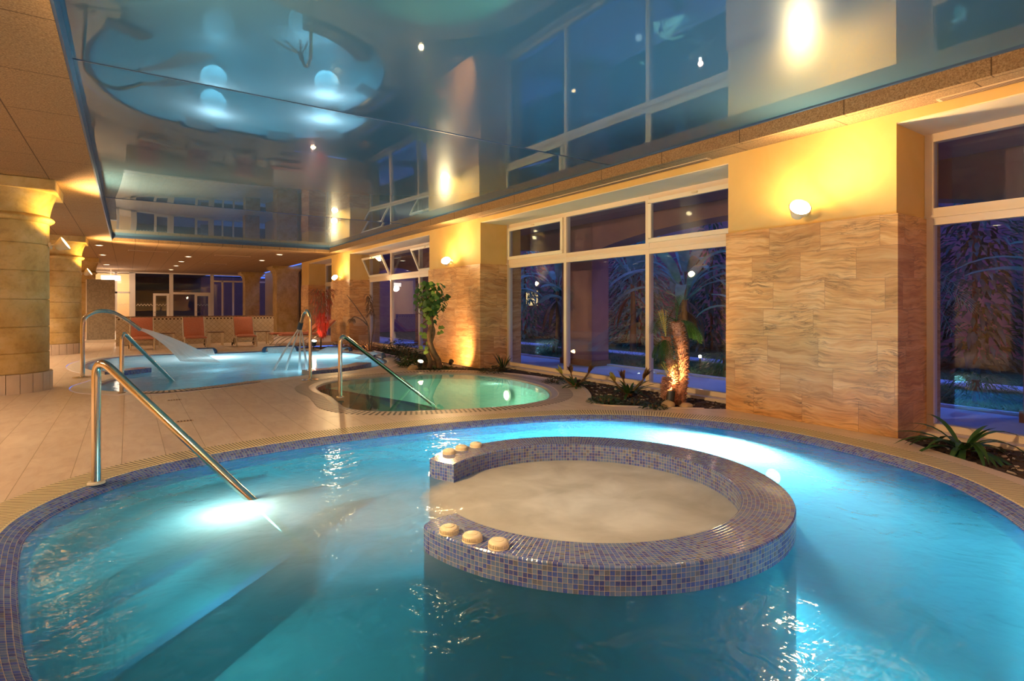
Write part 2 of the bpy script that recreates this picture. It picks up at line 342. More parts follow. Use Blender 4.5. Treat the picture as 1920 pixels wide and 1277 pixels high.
def tube(bm, pts, r, n=12, caps=True):
    pts = [Vector(p) for p in pts]; rs = r if isinstance(r, (list, tuple)) else [r]*len(pts); rings = []
    t0 = (pts[1]-pts[0]).normalized(); up = Vector((0, 0, 1)) if abs(t0.z) < .9 else Vector((1, 0, 0)); nrm = t0.cross(up).normalized()
    for i, p in enumerate(pts):
        t = (pts[min(i+1, len(pts)-1)]-pts[max(i-1, 0)]).normalized(); nrm = (nrm - t*nrm.dot(t)).normalized(); b = t.cross(nrm)
        rings.append([bm.verts.new(p + (nrm*math.cos(2*PI*k/n) + b*math.sin(2*PI*k/n))*rs[i]) for k in range(n)])
    for a, b in zip(rings, rings[1:]):
        for k in range(n):
            f = bm.faces.new((a[k], a[(k+1) % n], b[(k+1) % n], b[k])); f.smooth = True
    if caps: bm.faces.new(rings[0][::-1]); bm.faces.new(rings[-1])
def lathe(bm, prof, n=48, cx=0, cy=0, mat=None, cap=True):
    rings = []
    for r, z in prof: rings.append([bm.verts.new((cx+r*math.cos(2*PI*k/n), cy+r*math.sin(2*PI*k/n), z)) for k in range(n)])
    for a, b in zip(rings, rings[1:]):
        for k in range(n): f = bm.faces.new((a[k], a[(k+1) % n], b[(k+1) % n], b[k])); f.smooth = True
    if prof[0][0] > 1e-4: bm.faces.new(rings[0][::-1])
    if prof[-1][0] > 1e-4 and cap: bm.faces.new(rings[-1])
    if mat is not None:
        for rg in rings:
            for v in rg: v.co = mat @ v.co
def catmull(pts, per=8, closed=True):
    n = len(pts); out = []
    rng = range(n) if closed else range(n-1)
    for i in rng:
        g = lambda k: Vector(pts[k % n]) if closed else Vector(pts[max(0, min(n-1, k))])
        p0, p1, p2, p3 = g(i-1), g(i), g(i+1), g(i+2)
        for s in range(per):
            t = s/per; out.append(.5*((2*p1)+(-p0+p2)*t+(2*p0-5*p1+4*p2-p3)*t*t+(-p0+3*p1-3*p2+p3)*t**3))
    if not closed: out.append(Vector(pts[-1]))
    return out
def area(pts): return sum(a[0]*b[1]-b[0]*a[1] for a, b in zip(pts, pts[1:]+pts[:1]))/2
def offset(pts, d):
    """outward offset of a closed CCW curve"""
    n = len(pts); out = []
    for i in range(n):
        t = (Vector(pts[(i+1) % n][:2])-Vector(pts[i-1][:2])).normalized(); out.append(Vector((pts[i][0]+t.y*d, pts[i][1]-t.x*d)))
    return out
def clean_offset(pts, d):
    """offset, dropping points that fall nearer to the curve than |d| (cusps)"""
    o = offset(pts, d); return [q for q in o if min((q-Vector(p[:2])).length for p in pts) > abs(d)*.93]
def ribbon(name, pts, prof, m, parent=None, closed=True):
    """prof: list of (outward offset, z). UV u = arc length, v = distance along the profile"""
    bm = bmesh.new(); uvl = bm.loops.layers.uv.new('UVMap'); n = len(pts)
    rows = []; vv = [0]
    for a, b in zip(prof, prof[1:]): vv.append(vv[-1]+math.hypot(b[0]-a[0], b[1]-a[1]))
    L = [0]
    for i in range(n if closed else n-1): L.append(L[-1]+(Vector(pts[(i+1) % n][:2])-Vector(pts[i][:2])).length)
    for d, z in prof:
        o = offset(pts, d) if closed else offset_open(pts, d); rows.append([bm.verts.new((p[0], p[1], z)) for p in o])
    for k in range(len(prof)-1):
        for i in range(n if closed else n-1):
            j = (i+1) % n; f = bm.faces.new((rows[k][i], rows[k][j], rows[k+1][j], rows[k+1][i]))
            for lp, (u, v) in zip(f.loops, ((L[i], vv[k]), (L[i+1], vv[k]), (L[i+1], vv[k+1]), (L[i], vv[k+1]))): lp[uvl].uv = (u, v)
    return mesh_obj(name, bm, m, parent)
def offset_open(pts, d):
    n = len(pts); out = []
    for i in range(n):
        t = (Vector(pts[min(i+1, n-1)][:2])-Vector(pts[max(i-1, 0)][:2])).normalized(); out.append(Vector((pts[i][0]+t.y*d, pts[i][1]-t.x*d)))
    return out
def flat(name, loops, z, m, parent=None, uv=1.0, thick=0):
    polys = [[Vector((p[0], p[1], 0)) for p in lp] for lp in loops]
    tris = tessellate_polygon(polys); allp = [p for lp in polys for p in lp]
    bm = bmesh.new(); uvl = bm.loops.layers.uv.new('UVMap'); vs = [bm.verts.new((p.x, p.y, z)) for p in allp]
    for t in tris:
        try: f = bm.faces.new([vs[i] for i in t])
        except ValueError: continue
        f.normal_update()
        if f.normal.z < 0: f.normal_flip()
        for lp in f.loops: lp[uvl].uv = (lp.vert.co.x*uv, lp.vert.co.y*uv)
    return mesh_obj(name, bm, m, parent)
def ccw(pts): return pts if area(pts) > 0 else pts[::-1]
def leafblade(bm, base, direc, length, width, droop=.5, seg=5, fold=.15, mi=0, twist=0, shape='lance'):
    """a curved blade with a folded midrib and pointed end"""
    d = Vector(direc).normalized(); side = d.cross(Vector((0, 0, 1)))
    side = side.normalized() if side.length > 1e-3 else Vector((1, 0, 0))
    if twist: side = Matrix.Rotation(twist, 3, d) @ side
    p = Vector(base); rows = []
    for i in range(seg+1):
        t = i/seg
        wd = width*(math.sin(PI*min(1, t*.9+.1))**.7 if shape == 'lance' else math.sin(PI*(t*.92+.06))**.5) if i < seg else .001
        nrm = side.cross(d).normalized()
        rows.append((bm.verts.new(p-side*wd/2+nrm*fold*wd), bm.verts.new(p), bm.verts.new(p+side*wd/2+nrm*fold*wd)))
        d = (d+Vector((0, 0, -droop/seg))).normalized(); p = p+d*length/seg
    for a, b in zip(rows, rows[1:]):
        for k in (0, 1): f = bm.faces.new((a[k], a[k+1], b[k+1], b[k])); f.material_index = mi; f.smooth = True
# ================================================================== THE SETTING
CZ = 3.34; BZ = 3.52; WX = 7.25; PX = 6.5
O_BIG = ccw([tuple(p) for p in catmull([Vector(p) for p in [(-.41, 2.7), (-.53, 3.35), (-.60, 3.9), (-.63, 4.45), (-.52, 4.88), (-.24, 5.29), (.23, 5.64), (1.11, 5.84), (2.2, 5.86), (3.51, 5.67), (4.55, 5.33), (5.3, 4.72), (5.72, 4.0), (5.85, 3.35), (5.82, 2.7), (5.69, 2.12), (5.46, 1.65), (5.14, 1.3), (4.72, .98), (4.0, .6), (3.0, .32), (2.0, .38), (1.0, .8), (.25, 1.4), (-.17, 2.05)]], 10)])
W_MID = ccw([tuple(p) for p in catmull([Vector(p) for p in [(3.18, 10.3), (4.0, 10.45), (4.78, 10.43), (5.4, 10.15), (5.82, 9.58), (5.97, 8.62), (5.86, 7.67), (5.55, 7.0), (5.18, 6.57), (4.72, 6.38), (4.21, 6.38), (3.69, 6.52), (2.99, 6.8), (2.6, 7.1), (2.44, 7.5), (2.5, 8.1), (2.56, 8.6), (2.55, 9.2), (2.7, 9.8)]], 10)])
W_FAR = ccw([tuple(p) for p in catmull([Vector(p) for p in [(-.12, 13.35), (-.45, 14.2), (-.75, 15.3), (-.83, 16.6), (-.57, 18.0), (-.1, 18.6), (.5, 18.85), (1.25, 18.7), (2.44, 18.4), (3.62, 18.35), (4.66, 17.75), (5.35, 16.8), (5.6, 15.2), (5.38, 13.4), (4.7, 12.15), (3.74, 11.5), (2.9, 11.3), (2.3, 11.13), (1.67, 10.9), (1.06, 10.62), (.5, 10.5), (0, 10.72), (-.38, 11.2), (-.48, 11.9), (-.3, 12.6)]], 10)])
DR = [(5.2, -5.8), (5.4, .7), (5.75, 1.28), (6.08, 1.80), (6.3, 2.16), (6.5, 2.44), (6.5, 4.46), (6.28, 4.64), (6.05, 4.86), (5.8, 5.12), (5.5, 5.42), (5.36, 5.66), (5.48, 5.98), (5.88, 6.45), (6.32, 7.15), (6.52, 8.1), (6.38, 9.3), (5.97, 10.12), (5.45, 10.68), (4.95, 10.95), (5.36, 11.6), (5.7, 12.5), (6.02, 14.1), (6.02, 15.6), (5.66, 17.2), (5.1, 18.0), (4.6, 18.7), (4.6, 19.6), (6.5, 19.7)]
def struct(o): o['kind'] = 'structure'; return o
holes = [clean_offset(O_BIG, .30), clean_offset(W_MID, .34), clean_offset(W_FAR, .32)]
struct(flat('floor', [[(-6, -5.8)] + DR + [(7.3, 19.7), (7.3, 38.5), (-6, 38.5)]] + [[tuple(p) for p in h] for h in holes], 0, M['deck']))
soil = struct(flat('planter_bed', [DR + [(7.3, 19.7), (7.3, -5.8)]], -.035, M['soil']))
# low stone kerb along the planter
bm = bmesh.new()
kp = [Vector((p[0], p[1], 0)) for p in catmull([Vector(p) for p in DR[7:27]], 4, False)]
for a, b in zip(kp, kp[1:]):
    t = (b-a).normalized(); n = Vector((t.y, -t.x, 0))*.03
    v = [bm.verts.new(q) for q in (a-n+Vector((0, 0, -.05)), b-n+Vector((0, 0, -.05)), b-n+Vector((0, 0, .006)), a-n+Vector((0, 0, .006)), a+n+Vector((0, 0, -.05)), b+n+Vector((0, 0, -.05)), b+n+Vector((0, 0, .006)), a+n+Vector((0, 0, .006)))]
    for f in ((0, 1, 2, 3), (3, 2, 6, 7), (7, 6, 5, 4)): bm.faces.new([v[i] for i in f])
struct(mesh_obj('trim_1', bm, M['coping']))

# soffit with the big opening
OX0, OX1, OY0, OY1 = -.42, 6.12, -1.2, 20.75
bm = bmesh.new()
for (a, b, c_, d) in ((-6, OX0, -5.8, 38.5), (OX1, PX+.02, -5.8, 38.5), (OX0, OX1, -5.8, OY0), (OX0, OX1, OY1, 38.5)): bx(bm, a, b, c_, d, CZ, CZ+.3)
ceil_o = struct(mesh_obj('ceiling', bm, M['cork']))
# second ceiling level: three stretched glossy films
def film(y0, y1, sag, tilt=0):
    bm = bmesh.new(); nx, ny = 28, 36; g = []
    for j in range(ny+1):
        v = j/ny; row = []
        for i in range(nx+1):
            u = i/nx; s = (1-(2*u-1)**4)*(1-(2*v-1)**2)
            row.append(bm.verts.new((OX0+(OX1-OX0)*u, y0+(y1-y0)*v, BZ - sag*s)))
        g.append(row)
    for j in range(ny):
        for i in range(nx):
            f = bm.faces.new((g[j][i], g[j+1][i], g[j+1][i+1], g[j][i+1])); f.smooth = True
    return mesh_obj('stretch_film', bm, M['film'], ceil_o)
f1 = film(OY0, 6.2, .012); f2 = film(6.2, 13.7, .055); f3 = film(13.7, OY1, .02)
for o in (f1, f2, f3): o['label'] = 'glossy blue stretched ceiling film'
bm = bmesh.new()
for y in (6.2, 13.7): bx(bm, OX0, OX1, y-.008, y+.008, BZ-.006, BZ+.02)
bx(bm, OX0, OX0+.02, OY0, OY1, CZ+.005, BZ+.03); bx(bm, OX1-.03, OX1-.001, OY0, OY1, BZ-.022, BZ+.03)
bx(bm, OX0, OX1, OY1-.02, OY1-.001, CZ+.1, BZ+.03)
tr = mesh_obj('film_edge_trim', bm, M['navy'], ceil_o)
bm = bmesh.new(); bx(bm, OX0-.3, OX1+.3, OY0-.3, OY1+.3, BZ+.06, BZ+.12); mesh_obj('ceiling_slab', bm, M['dark'], ceil_o)

# walls that close the room
struct(box('wall_left', -6.2, -6, -6, 45, -.1, 3.5, M['yellow']))
struct(box('wall_back', -6.2, 7.6, -6, -5.8, -.1, 3.5, M['yellow']))
PIERS = [(-5.8, -3.9), (2.48, 4.43), (10.69, 13.26), (19.61, 21.79), (25.08, 26.3)]
BAYS = [(-3.9, 2.48), (4.43, 10.69), (13.26, 19.61), (21.79, 25.08)]
bm = bmesh.new()
for a, b in PIERS: bx(bm, PX, 7.6, a, b, 2.31, 3.5)
for a, b in BAYS: bx(bm, PX, 7.6, a, b, 3.24, 3.5)
wr = struct(mesh_obj('wall_right', bm, M['yellow']))
for a, b in PIERS:
    bm = bmesh.new(); bx(bm, PX-.02, 7.6, a-.02, b+.02, -.06, 2.31); o = mesh_obj('travertine_cladding', bm, M['trav'], wr); o['label'] = 'travertine slab cladding on a pier'
bm = bmesh.new()
for a, b in BAYS: bx(bm, PX+.012, WX+.1, a, b, 3.228, 3.24)
mesh_obj('bay_soffit', bm, M['cream'], wr)
struct(box('wall_front', 7.25, 7.6, 26.3, 38.5, -.1, 3.5, M['yellow']))

# windows
def window(idx, y0, y1, mull, opened, zb=.03):
    y0 += .003; y1 -= .003; w_ = bpy.data.objects.new('window_%d' % idx, None); C.objects.link(w_); w_.location = (WX, (y0+y1)/2, 0); struct(w_)
    inv = Matrix.Translation((-WX, -(y0+y1)/2, 0))
    def fin(name, bm, m, par=w_, lab=None):
        bmesh.ops.transform(bm, matrix=inv, verts=bm.verts[:]); o = mesh_obj(name, bm, m, par)
        if lab: o['label'] = lab
        return o
    bm = bmesh.new(); X0, X1 = WX-.04, WX+.06
    bx(bm, X0, X1, y0, y1, -.03, zb+.05); bx(bm, X0, X1, y0, y1, 2.235, 2.315); bx(bm, X0-.025, X1+.002, y0+.002, y1-.002, 2.315, 2.345); bx(bm, X0, X1, y0, y1, 2.345, 2.42)
    bx(bm, X0, X1, y0, y1, 3.14, 3.23)
    ys = [y0]+list(mull)+[y1]
    for y in mull: bx(bm, X0-.004, X1+.004, y-.04, y+.04, zb, 3.2)
    for y in (y0+.04, y1-.04): bx(bm, X0-.004, X1+.004, y-.04, y+.04, zb, 3.2)
    fin('window_frame', bm, M['frame'])
    bm = bmesh.new(); bx(bm, WX-.22, X0, y0, y1, -.05, .012); fin('window_sill', bm, M['coping'])
    ys2 = [y0+.04]+list(mull)+[y1-.04]
    for a, b in zip(ys2, ys2[1:]):
        bm = bmesh.new(); bx(bm, WX, WX+.012, a+.03, b-.03, zb+.04, 2.25); fin('pane', bm, M['glass'], w_, 'tall lower window pane')
    for k, (a, b) in enumerate(zip(ys2, ys2[1:])):
        st = opened[k]
        if st == 0:
            bm = bmesh.new(); bx(bm, WX, WX+.012, a+.03, b-.03, 2.41, 3.15); fin('pane', bm, M['glass'], w_, 'fixed fanlight pane'); continue
        # hinged at the bottom, leaning into the room by an angle
        ang = 0 if st == 1 else math.radians(24)
        R = Matrix.Translation((WX-.045, 0, 2.42)) @ Matrix.Rotation(-ang, 4, 'Y')
        bm = bmesh.new(); ya, yb = a+.045, b-.045; h = .72
        for q in ((ya, yb, 0, .07), (ya, yb, h-.07, h), (ya, ya+.065, .06, h-.06), (yb-.065, yb, .06, h-.06)): bx(bm, -.035, .02, *q, mat=R)
        s = fin('fanlight_sash', bm, M['white'], w_, 'tilted open fanlight sash' if st == 2 else 'closed fanlight sash')
        bm = bmesh.new(); bx(bm, -.01, 0, ya+.06, yb-.06, .065, h-.065, mat=R); fin('pane', bm, M['glass'], s)
        bm = bmesh.new(); bx(bm, -.06, -.03, (ya+yb)/2-.05, (ya+yb)/2+.05, h-.045, h-.02, mat=R); fin('catch', bm, M['alu'], s)
    return w_
window(1, 4.43, 10.69, [6.45, 8.6], [1, 0, 1])
window(2, 13.26, 19.61, [15.4, 17.6], [2, 0, 2])
window(3, 21.79, 25.08, [23.4], [0, 0])
window(4, -3.9, 2.48, [-1.8, .3], [0, 0, 0])

# slot air vents along the soffit, and small ceiling grilles
def vent(x0, x1, y0, y1, lab, n=3, along='y'):
    t = thing('air_vent', lab, 'vent', ((x0+x1)/2, (y0+y1)/2, CZ)); sx, sy = (x1-x0)/2, (y1-y0)/2
    box('vent_frame', -sx, sx, -sy, sy, -.012, 0, M['vent'], t)
    bm = bmesh.new()
    for k in range(n):
        if along == 'y': c0 = -sx+(k+.5)*2*sx/n; bx(bm, c0-sx/n*.45, c0+sx/n*.45, -sy+.03, sy-.03, -.014, -.011)
        else: c0 = -sy+(k+.5)*2*sy/n; bx(bm, -sx+.02, sx-.02, c0-sy/n*.45, c0+sy/n*.45, -.014, -.011)
    mesh_obj('vent_slot', bm, M['slot'], t); return t
vent(6.37, 6.47, 4.66, 10.58, 'long slot air vent in the soffit above the nearest full window bay')
vent(6.37, 6.47, -1.5, 2.1, 'slot air vent in the soffit at the right edge of the picture')
vent(2.75, 4.0, 24.05, 24.3, 'brown linear ceiling grille nearer the blue ceiling, right of the row of four downlights', 2, 'x')
vent(2.9, 3.8, 28.9, 29.3, 'dark round-looking ceiling grille behind the other grille, near the back windows', 3, 'x')
vent(0, 1.2, 23.7, 23.95, 'brown linear ceiling grille left of the row of four downlights', 2, 'x')

# ================================================================== POOLS
def clip(poly, n, c):
    """keep the part of a polygon with p.n < c"""
    out = []
    for a, b in zip(poly, poly[1:]+poly[:1]):
        da = a[0]*n[0]+a[1]*n[1]-c; db = b[0]*n[0]+b[1]*n[1]-c
        if da <= 0: out.append(a)
        if (da < 0 < db) or (db < 0 < da): t = da/(da-db); out.append((a[0]+(b[0]-a[0])*t, a[1]+(b[1]-a[1])*t))
    return out
def slab(name, poly, z, zb, mats, parent, nose=.0):
    """solid step: tread + riser"""
    bm = bmesh.new(); uvl = bm.loops.layers.uv.new('UVMap'); poly = ccw(poly)
    tri = tessellate_polygon([[Vector((p[0], p[1], 0)) for p in poly]]); vs = [bm.verts.new((p[0], p[1], z)) for p in poly]
    for t in tri:
        f = bm.faces.new([vs[i] for i in t]); f.normal_update()
        if f.normal.z < 0: f.normal_flip()
    lo = [bm.verts.new((p[0], p[1], zb)) for p in poly]; n = len(poly)
    for i in range(n): bm.faces.new((vs[i], lo[i], lo[(i+1) % n], vs[(i+1) % n]))
    for f in bm.faces:
        for lp in f.loops: lp[uvl].uv = (lp.vert.co.x+lp.vert.co.z, lp.vert.co.y)
    return mesh_obj(name, bm, mats, parent)
def pool_lamp(parent, x, y, z, dx, dy, e, colr, r=.09, par_loc=(0, 0)):
    bm = bmesh.new(); q = Vector((dx, dy, 0)).to_track_quat('Z', 'Y').to_matrix().to_4x4(); q.translation = Vector((x-par_loc[0], y-par_loc[1], z))
    lathe(bm, [(r*1.25, 0), (r*1.25, .02), (r, .03)], 20, mat=q); o = mesh_obj('lamp_bezel', bm, M['cap'], parent)
    bm = bmesh.new(); lathe(bm, [(r*.95, .028), (r*.7, .045), (.001, .05)], 20, mat=q); mesh_obj('lamp_glass', bm, M['uwl'], o)

# --- big whirlpool
WL = -.055
P1 = thing('whirlpool', 'large round whirlpool in the foreground edged with blue mosaic and a cream grate', 'pool')
ribbon('overflow_grate', O_BIG, [(0, 0), (.015, .004), (.29, .004), (.305, 0)], M['grate'], P1)
ribbon('mosaic_edge', O_BIG, [(-.16, -.14), (-.13, -.06), (-.10, -.035), (-.015, -.004), (0, 0)], M['mosaic'], P1)
ribbon('basin_wall', O_BIG, [(-.16, -1.15), (-.16, -.14)], M['basin'], P1)
inner = [tuple(p) for p in clean_offset(O_BIG, -.155)]
flat('basin_floor', [inner], -1.15, M['basin'], P1)
nn = (.66, -.7513)
for k, (c_, z) in enumerate(((-3.55, -.24), (-3.2, -.46), (-2.85, -.68))):
    pl = clip(inner, nn, c_); slab('step', pl, z, -1.15, M['step_tile'], P1)
    q = clip(pl, (-nn[0], -nn[1]), -(c_-.08)); slab('step_nosing', q, z+.004, z-.03, M['basin_dark'], P1)
w1 = flat('pool_water', [[tuple(p) for p in clean_offset(O_BIG, -.12)]], WL, M['water_big'])
tag(w1, 'churning turquoise water filling the big foreground whirlpool', 'water', None, 'stuff')
for (x, y, z, e, c_, r) in ((4.0, 1.4, -.8, 60, (.35, 1, .95), .25), (2.7, 3.0, -.6, 90, (1, .93, .82), .3), (3.2, 5.2, -.7, 60, (.2, .6, 1.0), .2)):  # first entry is an added fill for the near water, without a fitting
    light('underwater_light', 'POINT', (x, y, z), e*.1, c_, r)
light('underwater_light', 'SPOT', (5.22, 3.5, -.40), 1350, (.78, .88, 1.0), .16, (-1, 0, .22), math.radians(168), .5)
light('underwater_light', 'POINT', (.58, 4.22, -.22), 34, (1, .94, .87), .16)
pool_lamp(P1, 5.66, 3.3, -.45, -1, 0, 0, 0); pool_lamp(P1, .25, 5.42, -.5, .3, -1, 0, 0)
# --- C-shaped mosaic wall in it
RC = (2.755, 3.04); RO = 1.36; IC = (2.715, 3.035); RI = 1.06; RT = .09
ring = thing('mosaic_ring', 'C-shaped blue mosaic ring standing in the foreground whirlpool around beige foaming water', 'ring wall')
a0, a1 = math.radians(182), math.radians(360+123); N = 150
bm = bmesh.new(); uvl = bm.loops.layers.uv.new('UVMap')
def endround(t):  # soft outer corners at both ends
    s = min(t, 1-t)*(a1-a0)*RO; return 0 if s > .09 else (.09-math.sqrt(max(0, .09**2-(.09-s)**2)))
OUT = []; INN = []
for i in range(N+1):
    t = i/N; t = t if 0 < i < N else t
    a = a0+(a1-a0)*t; d = endround(t)
    OUT.append((RC[0]+(RO-d)*math.cos(a), RC[1]+(RO-d)*math.sin(a))); INN.append((IC[0]+RI*math.cos(a), IC[1]+RI*math.sin(a)))
def strip(rows, uvs):
    vr = [[bm.verts.new(p) for p in r] for r in rows]
    for k in range(len(rows)-1):
        for i in range(len(rows[0])-1):
            f = bm.faces.new((vr[k][i], vr[k+1][i], vr[k+1][i+1], vr[k][i+1]))
            for lp, uv in zip(f.loops, (uvs(k, i), uvs(k+1, i), uvs(k+1, i+1), uvs(k, i+1))): lp[uvl].uv = uv
ch = .008
def lerp(a, b, t): return (a[0]+(b[0]-a[0])*t, a[1]+(b[1]-a[1])*t)
dl = (a1-a0)*RO/N
strip([[(*p, -1.15) for p in OUT], [(*p, RT-ch) for p in OUT], [(*lerp(p, q, ch/.3), RT) for p, q in zip(OUT, INN)]], lambda k, i: (i*dl, (-1.147, RT, RT+.01)[k]))
dm = (a1-a0)*1.25/N
strip([[(*lerp(p, q, ch/.3+(1-2*ch/.3)*s), RT) for p, q in zip(OUT, INN)] for s in (0, .5, 1)], lambda k, i: (i*dm+.3, k*.155))
di = (a1-a0)*RI/N
strip([[(*lerp(p, q, 1-ch/.3), RT) for p, q in zip(OUT, INN)], [(*q, RT-ch) for q in INN], [(*q, -1.15) for q in INN]], lambda k, i: (i*di, (RT+.01, RT, -1.147)[k]))
for (p, q, fl) in ((OUT[0], INN[0], 0), (OUT[-1], INN[-1], 1)):
    vs = [bm.verts.new(c_) for c_ in ((*p, -1.15), (*q, -1.15), (*q, RT-ch), (*lerp(p, q, .95), RT), (*lerp(p, q, .05), RT), (*p, RT-ch))]
    f = bm.faces.new(vs if not fl else vs[::-1]); L = math.dist(p, q)
    for lp in f.loops: co = lp.vert.co; lp[uvl].uv = (math.dist((co.x, co.y), p), co.z)
mesh_obj('mosaic_wall', bm, M['mosaic'], ring)
# round ivory air valves on top of it
def valve(x, y, rz, lab, up=False):
    t = thing('air_valve', lab, 'valve', (x, y, RT), rz, 'round air valves on the mosaic ring')
    bm = bmesh.new(); lathe(bm, [(.056, 0), (.056, .004), (.050, .006), (.052, .026), (.047, .034), (.036, .038), (.001, .038)], 32); mesh_obj('valve_body', bm, M['cap'], t)
    bm = bmesh.new()
    for k in range(28):
        a = 2*PI*k/28; m = Matrix.Rotation(a, 4, 'Z'); bx(bm, .0505, .0545, -.0022, .0022, .007, .026, mat=m)
    mesh_obj('grip_rib', bm, M['cap'], t)
    bm = bmesh.new(); lathe(bm, [(.028, .036), (.028, .042 if up else .040), (.020, .045 if up else .041), (.001, .045 if up else .041)], 24); mesh_obj('valve_disc', bm, M['cap'], t)
valve(1.475, 2.76, .2, 'ivory air valve with a raised disc, nearest the front tip of the mosaic ring', True)
valve(1.53, 2.60, 1.1, 'ivory air valve in the middle of the front three on the mosaic ring')
valve(1.60, 2.45, .6, 'ivory air valve on the right of the front three on the mosaic ring')
valve(2.27, 4.25, .6, 'ivory air valve on the left of the rear three on the mosaic ring')
valve(2.42, 4.30, .3, 'ivory air valve in the middle of the rear three on the mosaic ring')
valve(2.58, 4.32, .9, 'ivory air valve on the right of the rear three on the mosaic ring')

# --- plunge pool (middle)
P2 = thing('plunge_pool', 'small calm pale green pool in the middle with curved steps and a stone rim', 'pool')
ribbon('rim', W_MID, [(-.03, -.12), (-.02, -.035), (.02, -.012), (.11, 0)], M['grey'], P2)
ribbon('overflow_grate', W_MID, [(.11, 0), (.125, .003), (.33, .003), (.345, 0)], M['grate_pale'], P2)
ribbon('basin_wall', W_MID, [(-.03, -1.0), (-.03, -.12)], M['basin_green'], P2)
inn2 = [tuple(p) for p in clean_offset(W_MID, -.03)]
flat('basin_floor', [inn2], -1.0, M['basin_green'], P2)
for k in range(4):
    R_ = 2.62+.42*k; z = -.10-.11*k; cc = (.55, 8.75)
    pl = inn2
    for j in range(60):
        a = 2*PI*j/60; n_ = (math.cos(a), math.sin(a)); pl = clip(pl, n_, cc[0]*n_[0]+cc[1]*n_[1]+R_)
    if len(pl) < 3: continue
    slab('step', pl, z, -1.0, M['basin_green'], P2)
    bm = bmesh.new()
    aa = [math.radians(-48+96*i/80) for i in range(81)]
    def inside(x, y, P=inn2):
        c_ = False
        for (x1, y1), (x2, y2) in zip(P, P[1:]+P[:1]):
            if (y1 > y) != (y2 > y) and x < (x2-x1)*(y-y1)/(y2-y1)+x1: c_ = not c_
        return c_
    for b0, b1 in zip(aa, aa[1:]):
        am = (b0+b1)/2
        if not inside(cc[0]+R_*math.cos(am), cc[1]+R_*math.sin(am)): continue
        v = [bm.verts.new((cc[0]+r_*math.cos(b), cc[1]+r_*math.sin(b), z+.004)) for r_, b in ((R_-.09, b0), (R_+.003, b0), (R_+.003, b1), (R_-.09, b1))]
        bm.faces.new(v); v2 = [bm.verts.new((cc[0]+(R_+.003)*math.cos(b), cc[1]+(R_+.003)*math.sin(b), zz)) for b, zz in ((b0, z+.004), (b0, z-.02), (b1, z-.02), (b1, z+.004))]; bm.faces.new(v2)
    mesh_obj('step_nosing', bm, M['navy'], P2)
w2 = flat('pool_water', [[tuple(p) for p in clean_offset(W_MID, -.012)]], -.03, M['water_mid'])
tag(w2, 'still pale green water of the middle plunge pool', 'water', None, 'stuff')
light('underwater_light', 'POINT', (5.40, 8.4, -.14), 7, (.95, 1, .95), .07); light('underwater_light', 'POINT', (4.5, 8.2, -.75), 46, (.6, 1, .72), .45); light('underwater_light', 'POINT', (3.9, 9.4, -.65), 22, (.5, 1, .65), .4)
pool_lamp(P2, 5.82, 8.6, -.3, -1, 0, 0, 0)

# --- far hydro-massage pool
P3 = thing('hydro_pool', 'large oval hydro-massage pool at the back with a raised white rim', 'pool')
ribbon('mosaic_edge', W_FAR, [(-.14, -.12), (-.10, -.04), (0, -.012)], M['mosaic'], P3)
ribbon('white_coping', W_FAR, [(0, -.012), (.03, .012), (.22, .012), (.30, .004), (.325, -.02)], M['coping_white'], P3)
ribbon('basin_wall', W_FAR, [(-.14, -1.1), (-.14, -.12)], M['basin'], P3)
flat('basin_floor', [[tuple(p) for p in clean_offset(W_FAR, -.14)]], -1.1, M['basin'], P3)
gp = [p for p in W_FAR if p[1] < 12 and .2 < p[0] < 1.9]; gp = sorted(gp)
ribbon('overflow_grate', gp, [(.05, .015), (.06, .018), (.28, .018), (.29, .015)], M['grate_pale'], P3, False)
w3 = flat('pool_water', [[tuple(p) for p in clean_offset(W_FAR, -.06)]], -.03, M['water_far'])
tag(w3, 'bubbling pale blue water of the pool at the back', 'water', None, 'stuff')
for (x, y, e) in ((1.9, 17.0, 110), (4.5, 15.6, 130), (3.1, 12.4, 12), (1.6, 13.6, 8)):
    light('underwater_light', 'POINT', (x, y, -.4), e, (.75, .93, 1.0), .32)
def lowwall(pts, wd, h, lab, n=1):
    t = thing('pool_divider', lab, 'divider')
    ribbon('mosaic_block', pts, [(-wd/2, -1.1), (-wd/2, h), (wd/2, h), (wd/2, -1.1)], M['mosaic'], t, False)
    for p, q in ((pts[0], pts[1]), (pts[-1], pts[-2])):
        bm = bmesh.new(); d = (Vector(q[:2])-Vector(p[:2])).normalized(); s = Vector((-d.y, d.x))*wd/2; p2 = Vector(p[:2])
        bm.faces.new([bm.verts.new((*c_, z)) for c_, z in ((p2-s, -1.1), (p2+s, -1.1), (p2+s, h), (p2-s, h))])
        mesh_obj('end_face', bm, M['mosaic'], t)
    return t
lowwall([tuple(p) for p in catmull([Vector(p) for p in [(-.42, 13.75), (-.1, 13.85), (.3, 14.15)]], 6, False)], .35, .06, 'low blue mosaic divider at the left end of the back pool')
lowwall([tuple(p) for p in catmull([Vector(p) for p in [(2.95, 11.65), (3.5, 11.75), (4.1, 12.15), (4.5, 12.6)]], 6, False)], .36, .06, 'low blue mosaic divider at the right end of the back pool, beside the shower pipe')
